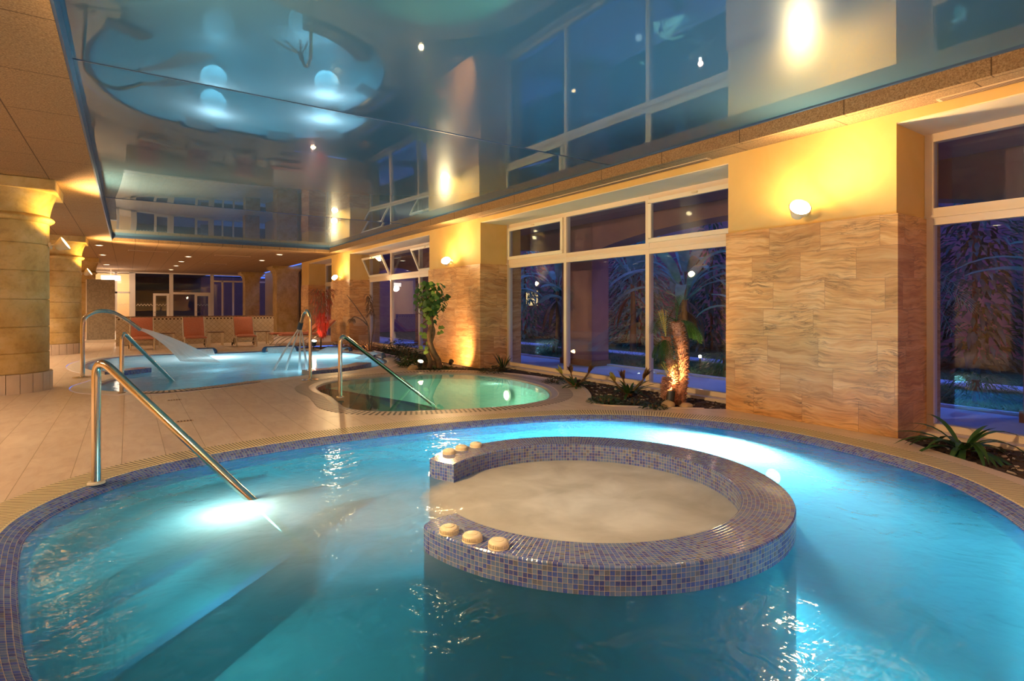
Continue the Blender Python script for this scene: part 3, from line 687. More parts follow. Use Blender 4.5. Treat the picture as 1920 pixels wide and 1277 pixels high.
def headrest(x, y, rz, wd, lab):
    t = thing('massage_arch', lab, 'headrest', (x, y, 0), rz, 'arched neck massage rests on the back pool')
    bm = bmesh.new(); n = 12; rows = []
    pr = [(-wd/2, -.06, .05), (-wd/2+.01, .04, .06), (-wd/2+.05, .10, .045), (-wd/2+.14, .125, .022), (0, .13, .018), (wd/2-.14, .125, .022), (wd/2-.05, .10, .045), (wd/2-.01, .04, .06), (wd/2, -.06, .05)]
    pr = catmull([Vector(p) for p in pr], 4, False)
    tube(bm, [(p.x, 0, p.y) for p in pr], [p.z for p in pr], 10); mesh_obj('arch', bm, M['navy'], t)
    bm = bmesh.new(); uvl = bm.loops.layers.uv.new('UVMap'); g = []
    for j in range(7):
        v = j/6; g.append([bm.verts.new((-wd/2+.08+(wd-.16)*i/12, -.02-.55*v, .115*(1-v**1.8)-.035*v)) for i in range(13)])
    for j in range(6):
        for i in range(12):
            f = bm.faces.new((g[j][i], g[j+1][i], g[j+1][i+1], g[j][i+1])); f.smooth = True
            for lp, q in zip(f.loops, ((i, j), (i, j+1), (i+1, j+1), (i+1, j))): lp[uvl].uv = (q[0]/12, q[1]/6)
    o = mesh_obj('water_curtain', bm, M['sheet'], t)
headrest(1.65, 18.5, 0, .95, 'dark blue massage arch on the back rim, in front of the middle coral lounge chair')
headrest(3.85, 18.1, -.1, .95, 'dark blue massage arch on the back rim, behind the water jets')
headrest(5.25, 16.9, -.95, .9, 'dark blue massage arch on the rim beside the red trailing plant')
headrest(5.55, 14.4, -1.6, .8, 'dark blue massage arch at the right end of the back pool')

# ================================================================== METALWORK
def bend(pts, r, n=7):
    """round the inner corners of a polyline"""
    pts = [Vector(p) for p in pts]; out = [pts[0]]
    for a, b, c_ in zip(pts, pts[1:], pts[2:]):
        u = (a-b); v = (c_-b); rr = min(r, u.length*.48, v.length*.48); p0 = b+u.normalized()*rr; p1 = b+v.normalized()*rr
        for i in range(n+1): t = i/n; out.append(p0*(1-t)**2+b*2*t*(1-t)+p1*t*t)
    return out+[pts[-1]]
def rail(x, y, x2, y2, zt, lab, r=.029, z2=-.5, flm='cap'):
    t = thing('grab_rail', lab, 'handrail', (x, y, 0)); d = Vector((x2-x, y2-y, 0)); L = d.length; d.normalize()
    # straight run reaches the water line at (x2, y2) and goes on down below it
    zt2 = zt+.02; slope = (zt2-.05+.06)/(L-.10); ex = L+(.45)*.9/slope*.9
    p = [(0, 0, 0), (0, 0, zt+.03), (d.x*.20, d.y*.20, zt+.03-.07), (d.x*ex, d.y*ex, -.06-(ex-L)*slope)]
    pts = bend([(0, 0, 0), (0, 0, zt+.05), (d.x*ex, d.y*ex, -.06-(ex-L)*((zt+.11)/L))], .17, 10)
    bm = bmesh.new(); tube(bm, pts, r, 20); mesh_obj('rail_tube', bm, M['steel'], t)
    bm = bmesh.new(); lathe(bm, [(r*1.9, 0), (r*1.9, .008), (r*1.7, .016), (r*1.02, .018)], 28); mesh_obj('base_flange', bm, M[flm], t); return t
rail(-.20, 5.31, .74, 4.44, .93, 'steel grab rail with an ivory flange in the left foreground, sloping into the big whirlpool', .031)
rail(-.08, 10.57, .70, 12.22, .93, 'steel grab rail sloping into the left end of the back pool', .031, flm='steel')
rail(2.60, 8.29, 4.01, 8.80, .91, 'steel grab rail sloping into the green plunge pool', .030, flm='steel')
# shower spouts
s1 = thing('shower_spout', 'tall arched steel spout at the far left spraying a wide sheet of water', 'spout', (-.71, 13.38, 0))
pts = catmull([Vector(p) for p in [(0, 0, 0), (0, 0, .5), (0, 0, 1.0), (.05, .03, 1.16), (.22, .08, 1.26), (.45, .17, 1.24), (.68, .25, 1.09), (.92, .34, .88)]], 6, False)
bm = bmesh.new(); tube(bm, pts, .036, 18); mesh_obj('spout_pipe', bm, M['steel'], s1)
bm = bmesh.new(); lathe(bm, [(.16, 0), (.16, .012), (.05, .022), (.045, .03)], 32); mesh_obj('base_flange', bm, M['steel'], s1)
bm = bmesh.new(); uvl = bm.loops.layers.uv.new('UVMap'); g = []
for j in range(13):
    v = j/12; row = []
    for i in range(11):
        s = i/10; f = .62+.55*s   # faster water flies farther and lands later
        row.append(bm.verts.new((-.71+.92+1.25*v*f+.10*(s-.5)*v, 13.38+.34+.42*v*f-.25*(s-.5)*v, .89+(s-.5)*.06-.42*v*f-.34*v*v-.10*(1-s)*v)))
    g.append(row)
for j in range(12):
    for i in range(10):
        f = bm.faces.new((g[j][i], g[j+1][i], g[j+1][i+1], g[j][i+1])); f.smooth = True
        for lp, q in zip(f.loops, ((i, j), (i, j+1), (i+1, j+1), (i+1, j))): lp[uvl].uv = (q[0]/10, q[1]/12)
tag(mesh_obj('water_sheet', bm, M['sheet']), 'white fan of water pouring from the arched spout at the left', 'water', None, 'stuff')
s2 = thing('shower_spout', 'tall steel spout with a blue-grey nozzle between the back pool and the plunge pool', 'spout', (2.76, 10.55, 0))
pts = catmull([Vector(p) for p in [(0, 0, 0), (0, 0, .6), (0, 0, 1.08), (-.01, .04, 1.2), (-.03, .15, 1.27), (-.05, .28, 1.2), (-.07, .38, 1.04)]], 6, False)
bm = bmesh.new(); tube(bm, pts, .030, 18); mesh_obj('spout_pipe', bm, M['steel'], s2)
bm = bmesh.new(); tube(bm, [(-.07, .375, 1.05), (-.085, .44, .93)], [.043, .047], 16); mesh_obj('nozzle', bm, M['navy'], s2)
bm = bmesh.new(); lathe(bm, [(.15, 0), (.15, .012), (.05, .022), (.045, .03)], 32); mesh_obj('base_flange', bm, M['steel'], s2)
for k, (x, y, z) in enumerate(((2.70, 13.2, -.03), (2.92, 13.1, -.03), (3.16, 12.9, -.03), (3.30, 12.85, -.03))):
    a = Vector((2.655+.018*k, 10.99, .93)); b = Vector((x-.1, y-.35, z)); pts = [a.lerp(b, t/8)+Vector((0, 0, .03*math.sin(PI*t/8))) for t in range(9)]
    bm = bmesh.new(); tube(bm, pts, [.010+.0022*t for t in range(9)], 8)
    tag(mesh_obj('water_jet', bm, M['sheet']), ('leftmost', 'second from left', 'third from left', 'rightmost')[k]+' of the four thin water jets falling from the blue-grey nozzle', 'water jet', 'water jets from the nozzle')
# floor drains
for (px, py, lab) in ((.55, 7.6, 'small rectangular floor drain nearer the front whirlpool'), (.55, 9.4, 'small rectangular floor drain nearer the back pool')):
    t = thing('floor_drain', lab, 'drain', (px, py, 0), .0)
    box('drain_frame', -.09, .09, -.04, .04, .0005, .004, M['vent'], t)
    bm = bmesh.new()
    for k in range(5): bx(bm, -.075+k*.032, -.055+k*.032, -.03, .03, .004, .005)
    mesh_obj('drain_slot', bm, M['slot'], t)
# ================================================================== COLUMNS
def column(cx, cy, lab, r=.545, base=True, half=.675):
    t = thing('stone_column', lab, 'column', (cx, cy, 0), 0, 'round ochre stone columns')
    bm = bmesh.new(); uvl = bm.loops.layers.uv.new('UVMap')
    n = 22
    for k in range(n):  # upright stone slabs round the foot
        a, b = 2*PI*k/n+.006, 2*PI*(k+1)/n-.006; ri, ro = r-.05, r+.045
        v = []
        for z in (0, .30):
            for (rr, aa) in ((ro, a), (ro, (a+b)/2), (ro, b), (ri, b), (ri, a)): v.append(bm.verts.new((rr*math.cos(aa), rr*math.sin(aa), z)))
        for q in ((0, 1, 6, 5), (1, 2, 7, 6), (2, 3, 8, 7), (4, 0, 5, 9), (9, 8, 7, 6, 5)): bm.faces.new([v[i] for i in q])
    mesh_obj('column_base', bm, M['coping'], t)
    prof = [(r-.01, .0)]; js = [.30, .62, 1.03, 1.47, 1.92, 2.35]
    for a, b in zip(js, js[1:]+[2.70]): prof += [(r-.018, a+.001), (r-.018, a+.005), (r-.003, a+.009), (r, a+.018), (r, b-.018), (r-.003, b-.009), (r-.018, b-.005)]
    bm = bmesh.new(); lathe(bm, prof, 64); mesh_obj('shaft', bm, M['column'], t)
    bm = bmesh.new(); lathe(bm, [(r-.01, 2.69), (r+.02, 2.70)]+[(r+.012+.06*math.sin(PI*i/8), 2.70+.11*i/8) for i in range(9)]+[(r+.004, 2.82)], 64); mesh_obj('collar_ring', bm, M['column'], t)
    bm = bmesh.new(); lathe(bm, [(r+.004, 2.81), (r+.02, 2.92), (r+.05, 3.04), (r+.085, 3.13), (r+.09, 3.18)], 64); mesh_obj('capital', bm, M['column'], t)
    bm = bmesh.new(); bx(bm, -half, half, -half, half, 3.175, 3.338); bmesh.ops.bevel(bm, geom=bm.edges[:], offset=.006, segments=1, affect='EDGES'); mesh_obj('abacus', bm, M['column'], t)
    return t
column(-1.615, 11.93, 'large round ochre stone column at the left edge of the picture')
column(-1.66, 20.5, 'round ochre stone column standing behind the nearest one, beside the steel spout')
column(-1.66, 29.1, 'round ochre stone column mostly hidden behind the two nearer ones')
column(-1.615, 3.35, 'round ochre stone column beside the viewer')
def squarecol(cx, cy, wd, lab, name='square_pillar'):
    t = thing(name, lab, 'pillar', (cx, cy, 0)); h = wd/2
    bm = bmesh.new()
    for k in range(7):
        z0, z1 = k*.41, (k+1)*.41; bx(bm, -h, h, -h, h, z0+.004, z1-.004); bx(bm, -h+.012, h-.012, -h+.012, h-.012, z0, z1)
    mesh_obj('shaft', bm, M['column'], t)
    bm = bmesh.new(); bx(bm, -h-.03, h+.03, -h-.03, h+.03, 2.87, 2.94); mesh_obj('collar', bm, M['column'], t)
    bm = bmesh.new()
    for i in range(6): e = h+.02+.16*(i/5)**1.5; bx(bm, -e, e, -e, e, 2.94+i*.05, 2.99+i*.05)
    bx(bm, -h-.24, h+.24, -h-.24, h+.24, 3.22, 3.338); mesh_obj('capital', bm, M['column'], t)
squarecol(5.95, 35.6, .78, 'smaller square stone pillar with a flared capital, behind the right end of the tiled half wall')
squarecol(6.5, 29.6, .95, 'broad square stone pillar with a flared capital, right of the end of the tiled half wall')

# ================================================================== LAMPS
def flood(x, y, z, wall, aim, lab, e=90, col_=WARM, blend=.8, size=math.radians(165), mat='lens'):
    """cup shaped lamp on an arm: wall = direction the arm comes from"""
    t = thing('wall_lamp', lab, 'lamp', (x, y, z), 0, 'cup-shaped floodlights'); aim = Vector(aim).normalized(); wl = Vector(wall)
    q = aim.to_track_quat('Z', 'Y').to_matrix().to_4x4(); q.translation = aim*.0
    bm = bmesh.new(); tube(bm, [wl, wl*.6, wl*.25+Vector((0, 0, -.01)), -aim*.1], .018, 10); tube(bm, [wl*1.0, wl*.93], .055, 20); mesh_obj('bracket_arm', bm, M['lamphouse'], t)
    bm = bmesh.new(); lathe(bm, [(.03, -.15), (.06, -.13), (.085, -.07), (.115, .0), (.12, .012), (.108, .012), (.106, .0)], 28, mat=q, cap=False); mesh_obj('lamp_housing', bm, M['lamphouse'], t)
    bm = bmesh.new(); lathe(bm, [(.108, .006), (.001, .008)], 28, mat=q); mesh_obj('lens', bm, M[mat], t)
    l = light('lamp_beam', 'SPOT', aim*.05, e, col_, .09, tuple(aim), size, blend, t)
flood(6.22, 3.33, 2.46, (.27, .08, 0), (-.55, -.55, .52), 'glowing floodlight on the nearest pier, above the travertine', 150)
flood(6.22, 11.80, 2.44, (.27, .22, 0), (-.55, -.55, .52), 'glowing floodlight on the second pier, above the leafy tree', 130)
flood(6.22, 20.45, 2.41, (.27, .2, 0), (-.55, -.55, .52), 'glowing floodlight on the third pier, above the plant with drooping stems', 110)
flood(6.22, -4.6, 2.44, (.27, .2, 0), (-.42, .25, .7), 'unseen fill floodlight added on the pier behind the viewer', 150)  # out of view, added for general warm light
flood(-.86, 11.82, 2.40, (-.2, .05, -.05), (.8, -.12, .5), 'cream floodlight fixed to the large column at the left edge', 520, mat='lens_soft', size=math.radians(128))
flood(-.86, 3.25, 2.40, (-.2, .05, -.05), (.9, .1, .1), 'unseen fill floodlight added on the column beside the viewer', 520, mat='lens_soft')  # out of view, added to brighten the nearest pier and the ring
flood(-.93, 20.4, 2.37, (-.2, .05, -.05), (.8, -.12, .5), 'cream floodlight fixed to the second column', 460, mat='lens_soft', size=math.radians(128))
# added spots without fittings, mimicking bounce on the surfaces around the lamps
for (x, y, z, e) in ((6.25, 3.4, 2.62, 17), (6.28, 11.95, 2.58, 16), (6.28, 20.6, 2.55, 13), (6.25, -4.6, 2.6, 18)):
    light('lamp_bounce_fill', 'SPOT', (x-.1, y, z), e*1.0, (1, .68, .2), .06, (.75, 0, .66), math.radians(170), .5)
for (x, y, z, e) in ((-.8, 11.6, 2.62, 14), (-.86, 20.2, 2.6, 12)):
    light('lamp_bounce_fill', 'SPOT', (x, y, z), e*2.2, (1, .6, .12), .06, (-.55, .45, .7), math.radians(130), .7)

def downlight(x, y, lab, e=26, r=.10):
    t = thing('downlight', lab, 'lamp', (x, y, CZ), 0, 'recessed ceiling downlights')
    bm = bmesh.new(); lathe(bm, [(r, -.001), (r+.03, -.001), (r+.03, -.012), (r, -.016), (r-.005, -.004)], 24); mesh_obj('trim_ring', bm, M['cap'], t)
    bm = bmesh.new(); lathe(bm, [(r-.004, -.006), (.001, -.008)], 24); mesh_obj('lens', bm, M['down'], t)
    light('downlight_beam', 'SPOT', (0, 0, -.05), e, WARM2, .08, (0, 0, -1), math.radians(140), .9, t)
for k, (x, y) in enumerate(((1.97, 25.5), (1.93, 28.4), (1.92, 31.5), (1.90, 35.0))):
    downlight(x, y, ('nearest', 'second nearest', 'third nearest', 'farthest')[k]+' of the four bright round downlights in a row above the lounge chairs', 70)
downlight(4.75, 22.5, 'bright round downlight nearest the inner corner of the blue ceiling, on the right', 80)
downlight(4.73, 25.8, 'bright round downlight just behind the one near the corner of the blue ceiling', 70)
for k, (x, y) in enumerate(((-.77, 22.4), (-.80, 26.5), (-.85, 32.5))):
    downlight(x, y, ('nearest', 'middle', 'farthest')[k]+' of the three faint downlights above the beige mosaic partition', 35, .09)
for x in (-2.9, -4.8):
    for y in (-3.5, .5, 4.5, 8.0, 14.5, 18, 24, 29, 34): downlight(x, y, 'unseen fill downlight added over the side aisle left of the columns', 190)  # unseen rows added to raise the ambient light on deck and walls
for y in (-3.4,): 
    for x in (.5, 3.0, 5.2): downlight(x, y, 'unseen fill downlight added behind the viewer', 400)  # added behind the camera as ambient fill

def garden_spot(x, y, z, aim, lab, e, col_=(1, .55, .2), size=100, s=1.0):
    t = thing('garden_spotlight', lab, 'lamp', (x, y, z), 0, 'small spotlights in the planting bed'); aim = Vector(aim).normalized(); q = aim.to_track_quat('Z', 'Y').to_matrix().to_4x4()
    q.translation = Vector((0, 0, .13*s))
    bm = bmesh.new(); tube(bm, [(0, 0, 0), (0, 0, .11*s)], .012, 8); tube(bm, [(0, 0, 0), (0, 0, .012)], .04*s, 14); mesh_obj('ground_spike', bm, M['black'], t)
    bm = bmesh.new(); lathe(bm, [(.02, -.07), (.045, -.06), (.05, .03), (.056, .035), (.048, .035), (.046, .02)], 18, mat=q @ Matrix.Scale(s, 4), cap=False); mesh_obj('lamp_housing', bm, M['black'], t)
    bm = bmesh.new(); lathe(bm, [(.047, .03), (.001, .034)], 18, mat=q @ Matrix.Scale(s, 4)); mesh_obj('lens', bm, M['spotlens'], t)
    light('lamp_beam', 'SPOT', Vector((0, 0, .13*s))+aim*.06, e, col_, .04, tuple(aim), math.radians(size), .7, t)
garden_spot(5.13, 10.9, .0, (-.05, -.5, .8), 'lit garden spotlight at the foot of the leafy tree, on its left', 16, s=1.2, size=150)
garden_spot(5.95, 11.05, -.02, (.8, .75, .55), 'lit garden spotlight right of the leafy tree, aimed at the travertine pier', 60, (1, .58, .25), 130)
garden_spot(4.75, 17.75, .02, (.0, -.38, .9), 'lit garden spotlight under the red trailing plant', 75, (1, .42, .28), 170, 1.7)
garden_spot(5.92, 16.6, -.02, (.3, .8, .5), 'low spotlight under the plant with drooping stems', 45, (1, .5, .2), 130, .9)
garden_spot(6.10, 5.05, -.02, (.22, .12, 1), 'black boxy spotlight at the foot of the cycad trunks', 110, (1, .62, .25), 120, 1.3)

# ================================================================== TILED HALF WALL, PARTITION, FACADE
hw = thing('tiled_half_wall', 'low beige wall of diagonal tiles with a dark rope-pattern band, behind the lounge chairs', 'wall', (2.17, 23.3, 0))
box('tiled_body', -2.51, 2.51, -.1, .1, 0, .985, M['diag'], hw); box('wall_cap', -2.52, 2.52, -.12, .12, .985, 1.01, M['wood'], hw)
pt = thing('mosaic_partition', 'tall partition of small beige-brown mosaic tiles, left of the half wall', 'partition', (-.84, 26.3, 0))
bm = bmesh.new(); uvl = bm.loops.layers.uv.new('UVMap'); bx(bm, -.43, .43, -.08, .08, .1, 2.38)
for f in bm.faces:
    for lp in f.loops: lp[uvl].uv = (lp.vert.co.x+lp.vert.co.y, lp.vert.co.z)
mesh_obj('mosaic_panel', bm, M['mosaic_pale'], pt); box('plinth', -.5, .5, -.3, .1, 0, .1, M['coping_white'], pt); box('edge_strip', -.46, -.43, -.09, .09, .1, 2.36, M['white'], pt)

FY = 38.5
wf = bpy.data.objects.new('window_5', None); C.objects.link(wf); wf.location = (2, FY, 0); struct(wf)
def fb(bm, x0, x1, z0, z1, dy=.06): bx(bm, x0-2, x1-2, -dy, dy, z0, z1)
bm = bmesh.new()
fb(bm, -6, 7.3, 3.26, 3.34); fb(bm, -6, 7.3, 0, .1)
for x0, x1 in ((.06, .34), (2.0, 2.2), (4.14, 4.32), (-.62, -.5), (-3.2, -3.0)): fb(bm, x0, x1, 0, 3.3)
fb(bm, -.6, .1, 2.10, 2.2); fb(bm, 2.2, 4.15, 2.08, 2.2); fb(bm, 4.75, 4.85, 0, 2.95, .05); fb(bm, 5.35, 5.45, 0, 2.9, .05); fb(bm, 6.75, 6.9, 0, 2.9, .05); fb(bm, 4.3, 7.3, 2.86, 2.96, .05)
mesh_obj('window_frame', bm, M['white'], wf)
for a, b in ((-3.0, -.6), (-.5, .1), (.34, 2.0), (2.2, 4.14), (4.32, 4.75), (4.85, 5.35), (5.45, 6.75), (6.9, 7.3)):
    bm = bmesh.new(); bx(bm, a-2, b-2, -.006, .006, .1, 3.26); mesh_obj('pane', bm, M['glass'], wf)
def facdoor(n, x0, x1, lab):
    d = bpy.data.objects.new('door_%d' % n, None); C.objects.link(d); d.location = (x0, FY-.05, 0); struct(d); d['label'] = lab; w_ = x1-x0
    bm = bmesh.new(); bx(bm, 0, .13, -.04, .04, .05, 2.12); bx(bm, w_-.13, w_, -.04, .04, .05, 2.12); bx(bm, .13, w_-.13, -.04, .04, 1.99, 2.12); bx(bm, .13, w_-.13, -.04, .04, .05, .25); mesh_obj('door_frame', bm, M['white'], d)
    bm = bmesh.new(); bx(bm, .1, w_-.1, -.005, .005, .2, 2.02); mesh_obj('pane', bm, M['glass'], d)
    bm = bmesh.new(); tube(bm, [(.06, -.04, 1.03), (.06, -.1, 1.03), (.2, -.1, 1.03)], .014, 8); mesh_obj('door_handle', bm, M['steel'], d)
facdoor(1, 1.2, 2.0, 'glazed door in the back facade, left one'); facdoor(2, 3.3, 4.15, 'glazed door in the back facade, right one')
bm = bmesh.new()   # wave motif etched on the glass
for (xa, xb) in ((-.45, .05), (.4, 1.18), (1.32, 1.9), (3.42, 4.05)):
    x = xa
    while x < xb-.1:
        pts = [(x-2+.16*s, -.012, 1.45+.055*math.sin(2*PI*s-1.2)) for s in [i/6 for i in range(7)]]
        tube(bm, pts, .011, 5); x += .155
mesh_obj('wave_motif', bm, M['cap'], wf)
# rooms and night beyond the facade
struct(box('wall_beyond', -6, 7, 46, 46.2, -.1, 3.6, M['dark'])); struct(box('floor.001', -6, 12, 38.6, 52, -.15, -.02, M['deck']))
struct(box('wall_beyond.001', 4.05, 12, 43, 43.2, -.1, 3.36, M['brown'])); struct(box('ceiling.001', -6, 4.2, 38.6, 46.2, 3.4, 3.6, M['dark']))
struct(box('wall_lit_room', -3.2, .2, 42.5, 42.7, -.1, 3.6, M['lit'])); struct(box('wall_lit_room.001', .2, .35, 38.7, 42.6, -.1, 3.6, M['lit'])); struct(box('wall_lit_room.002', -3.3, -3.1, 38.7, 42.6, -.1, 3.6, M['lit']))
t = thing('ceiling_lamp', 'bright white lamp seen above the beige mosaic partition', 'lamp', (-.75, 36.5, 3.0))
box('lamp_box', -.42, .42, -.1, .1, -.26, .0, M['ltube'], t, .01); box('lamp_rod', -.02, .02, -.02, .02, 0, .34, M['white'], t)
light('room_lamp', 'POINT', (-.7, 40.5, 2.7), 130, (1, .72, .45), .3)
light('room_lamp', 'POINT', (-.75, 36.3, 2.6), 40, (1, .78, .6), .2)
pf = thing('picture_frame', 'small pale framed picture seen through the glazing between the two square pillars', 'picture', (7.0, 43.0, 1.75))
bm = bmesh.new()
for q in ((-.32, .32, -.35, -.29), (-.32, .32, .29, .35), (-.32, -.26, -.29, .29), (.26, .32, -.29, .29)): bx(bm, q[0], q[1], -.03, .0, q[2], q[3])
mesh_obj('frame', bm, M['purple'], pf); box('print', -.27, .27, -.015, -.005, -.3, .3, M['wood'], pf)

# ================================================================== LOUNGE FURNITURE
def lounge_chair(label):
    t = thing('lounge_chair', label, 'lounge chair', (0, 0, 0), 0, 'coral lounge chairs in front of the tiled half wall'); W = .31
    # faces -Y; origin at the front foot line
    bm = bmesh.new(); 
    def pad(bm, p0, p1, wd, th, nrm):
        p0, p1, nrm = Vector(p0), Vector(p1), Vector(nrm).normalized(); nu, nv = 6, 8; top = []; bot = []
        for j in range(nv+1):
            v = j/nv; ra, rb = [], []
            for i in range(nu+1):
                u = i/nu; e = (1-abs(2*u-1)**6)*(1-abs(2*v-1)**8); c_ = p0.lerp(p1, v)+Vector(((u-.5)*wd, 0, 0))
                ra.append(bm.verts.new(c_+nrm*th*(.35+.65*e))); rb.append(bm.verts.new(c_))
            top.append(ra); bot.append(rb)
        for j in range(nv):
            for i in range(nu):
                f = bm.faces.new((top[j][i], top[j][i+1], top[j+1][i+1], top[j+1][i])); f.smooth = True; bm.faces.new((bot[j][i], bot[j+1][i], bot[j+1][i+1], bot[j][i+1]))
        for j in range(nv): bm.faces.new((top[j][0], top[j+1][0], bot[j+1][0], bot[j][0])); bm.faces.new((top[j][nu], bot[j][nu], bot[j+1][nu], top[j+1][nu]))
        for i in range(nu): bm.faces.new((top[0][i], bot[0][i], bot[0][i+1], top[0][i+1])); bm.faces.new((top[nv][i], top[nv][i+1], bot[nv][i+1], bot[nv][i]))
    pad(bm, (0, -.05, .34), (0, .62, .30), .60, .09, (0, .06, 1)); mesh_obj('seat_cushion', bm, M['fabric'], t)
    bm = bmesh.new(); pad(bm, (0, .60, .33), (0, 1.02, .98), .58, .08, (0, -.84, .54)); mesh_obj('back_cushion', bm, M['fabric'], t)
    for s in (-1, 1):
        bm = bmesh.new(); tube(bm, catmull([Vector(p) for p in [(s*W, -.03, 0), (s*W, -.02, .2), (s*W, .06, .33), (s*W, .25, .36), (s*W, .42, .26), (s*W, .55, .05)]], 5, False), .022, 10); mesh_obj('front_leg', bm, M['alu'], t)
        bm = bmesh.new(); tube(bm, [(s*W, -.06, .33), (s*W, .6, .29), (s*W, 1.05, 1.0)], .016, 10); mesh_obj('side_tube', bm, M['alu'], t)
        bm = bmesh.new(); tube(bm, [(s*(W+.02), .9, .06), (s*(W+.05), .9, .06)], .06, 16); tube(bm, [(s*W, .62, .3), (s*W, .9, .06)], .016, 8); mesh_obj('rear_wheel', bm, M['black'], t)
    bm = bmesh.new(); tube(bm, [(-W, .1, .18), (W, .1, .18)], .012, 8); tube(bm, [(-W, .62, .28), (W, .62, .28)], .014, 8); mesh_obj('cross_bar', bm, M['alu'], t)
    return t
c0 = lounge_chair('coral lounge chair on the left, behind the spray of the arched spout'); c0.location = (.37, 20.75, 0)
c1 = copy_tree(c0); c1.location = (1.80, 20.45, 0); c1['label'] = 'coral lounge chair in the middle of the three, facing the back pool'
c2 = copy_tree(c0); c2.location = (3.30, 20.58, 0); c2.rotation_euler = (0, 0, -.03); c2['label'] = 'paler coral lounge chair on the right of the three, facing the back pool'
def side_table(label):
    t = thing('side_table', label, 'side table', (0, 0, 0), 0, 'small side tables between the lounge chairs')
    box('table_top', -.24, .24, -.22, .22, .445, .475, M['wood'], t, .006)
    for x in (-.2, .2):
        for y in (-.18, .18): box('leg', x-.02, x+.02, y-.02, y+.02, 0, .445, M['alu'], t)
    return t
t0 = side_table('small side table between the left and the middle coral chairs'); t0.location = (1.06, 21.95, 0)
t1 = copy_tree(t0); t1.location = (2.53, 21.95, 0); t1['label'] = 'small side table between the middle and the right coral chairs'
t2 = copy_tree(t0); t2.location = (3.98, 21.75, 0); t2['label'] = 'small side table right of the last coral chair, by the end of the half wall'
def sunbed(label):
    t = thing('sun_lounger', label, 'sun lounger', (0, 0, 0), 0, 'flat coral sun loungers at the right'); W = .31
    bm = bmesh.new(); bx(bm, 0, 1.32, -.3, .3, .34, .41); bmesh.ops.bevel(bm, geom=bm.edges[:], offset=.025, segments=2, affect='EDGES'); mesh_obj('seat_cushion', bm, M['fabric'], t)
    R = Matrix.Translation((1.32, 0, .36)) @ Matrix.Rotation(-math.radians(42), 4, 'Y'); bm = bmesh.new(); bx(bm, 0, .72, -.3, .3, 0, .07, mat=R); bmesh.ops.bevel(bm, geom=bm.edges[:], offset=.025, segments=2, affect='EDGES'); mesh_obj('back_cushion', bm, M['fabric'], t)
    for s in (-1, 1):
        bm = bmesh.new(); tube(bm, [(-.02, s*W, .34), (1.32, s*W, .34), (1.86, s*W, .83)], .016, 8); mesh_obj('side_tube', bm, M['alu'], t)
        for x in (0, 1.1): bm = bmesh.new(); tube(bm, catmull([Vector(p) for p in [(x-.1, s*W, 0), (x+.05, s*W, .16), (x+.3, s*W, .30), (x+.5, s*W, .335)]], 5, False), .014, 8); mesh_obj('leg', bm, M['alu'], t)
    return t
b0 = sunbed('nearer of two flat coral sun loungers seen side-on behind the water jets'); b0.location = (4.30, 20.35, 0)
b1 = copy_tree(b0); b1.location = (4.22, 21.35, 0); b1['label'] = 'farther of two flat coral sun loungers seen side-on, past the end of the half wall'

# ================================================================== PLANTS INSIDE
rnd = random.Random(11)

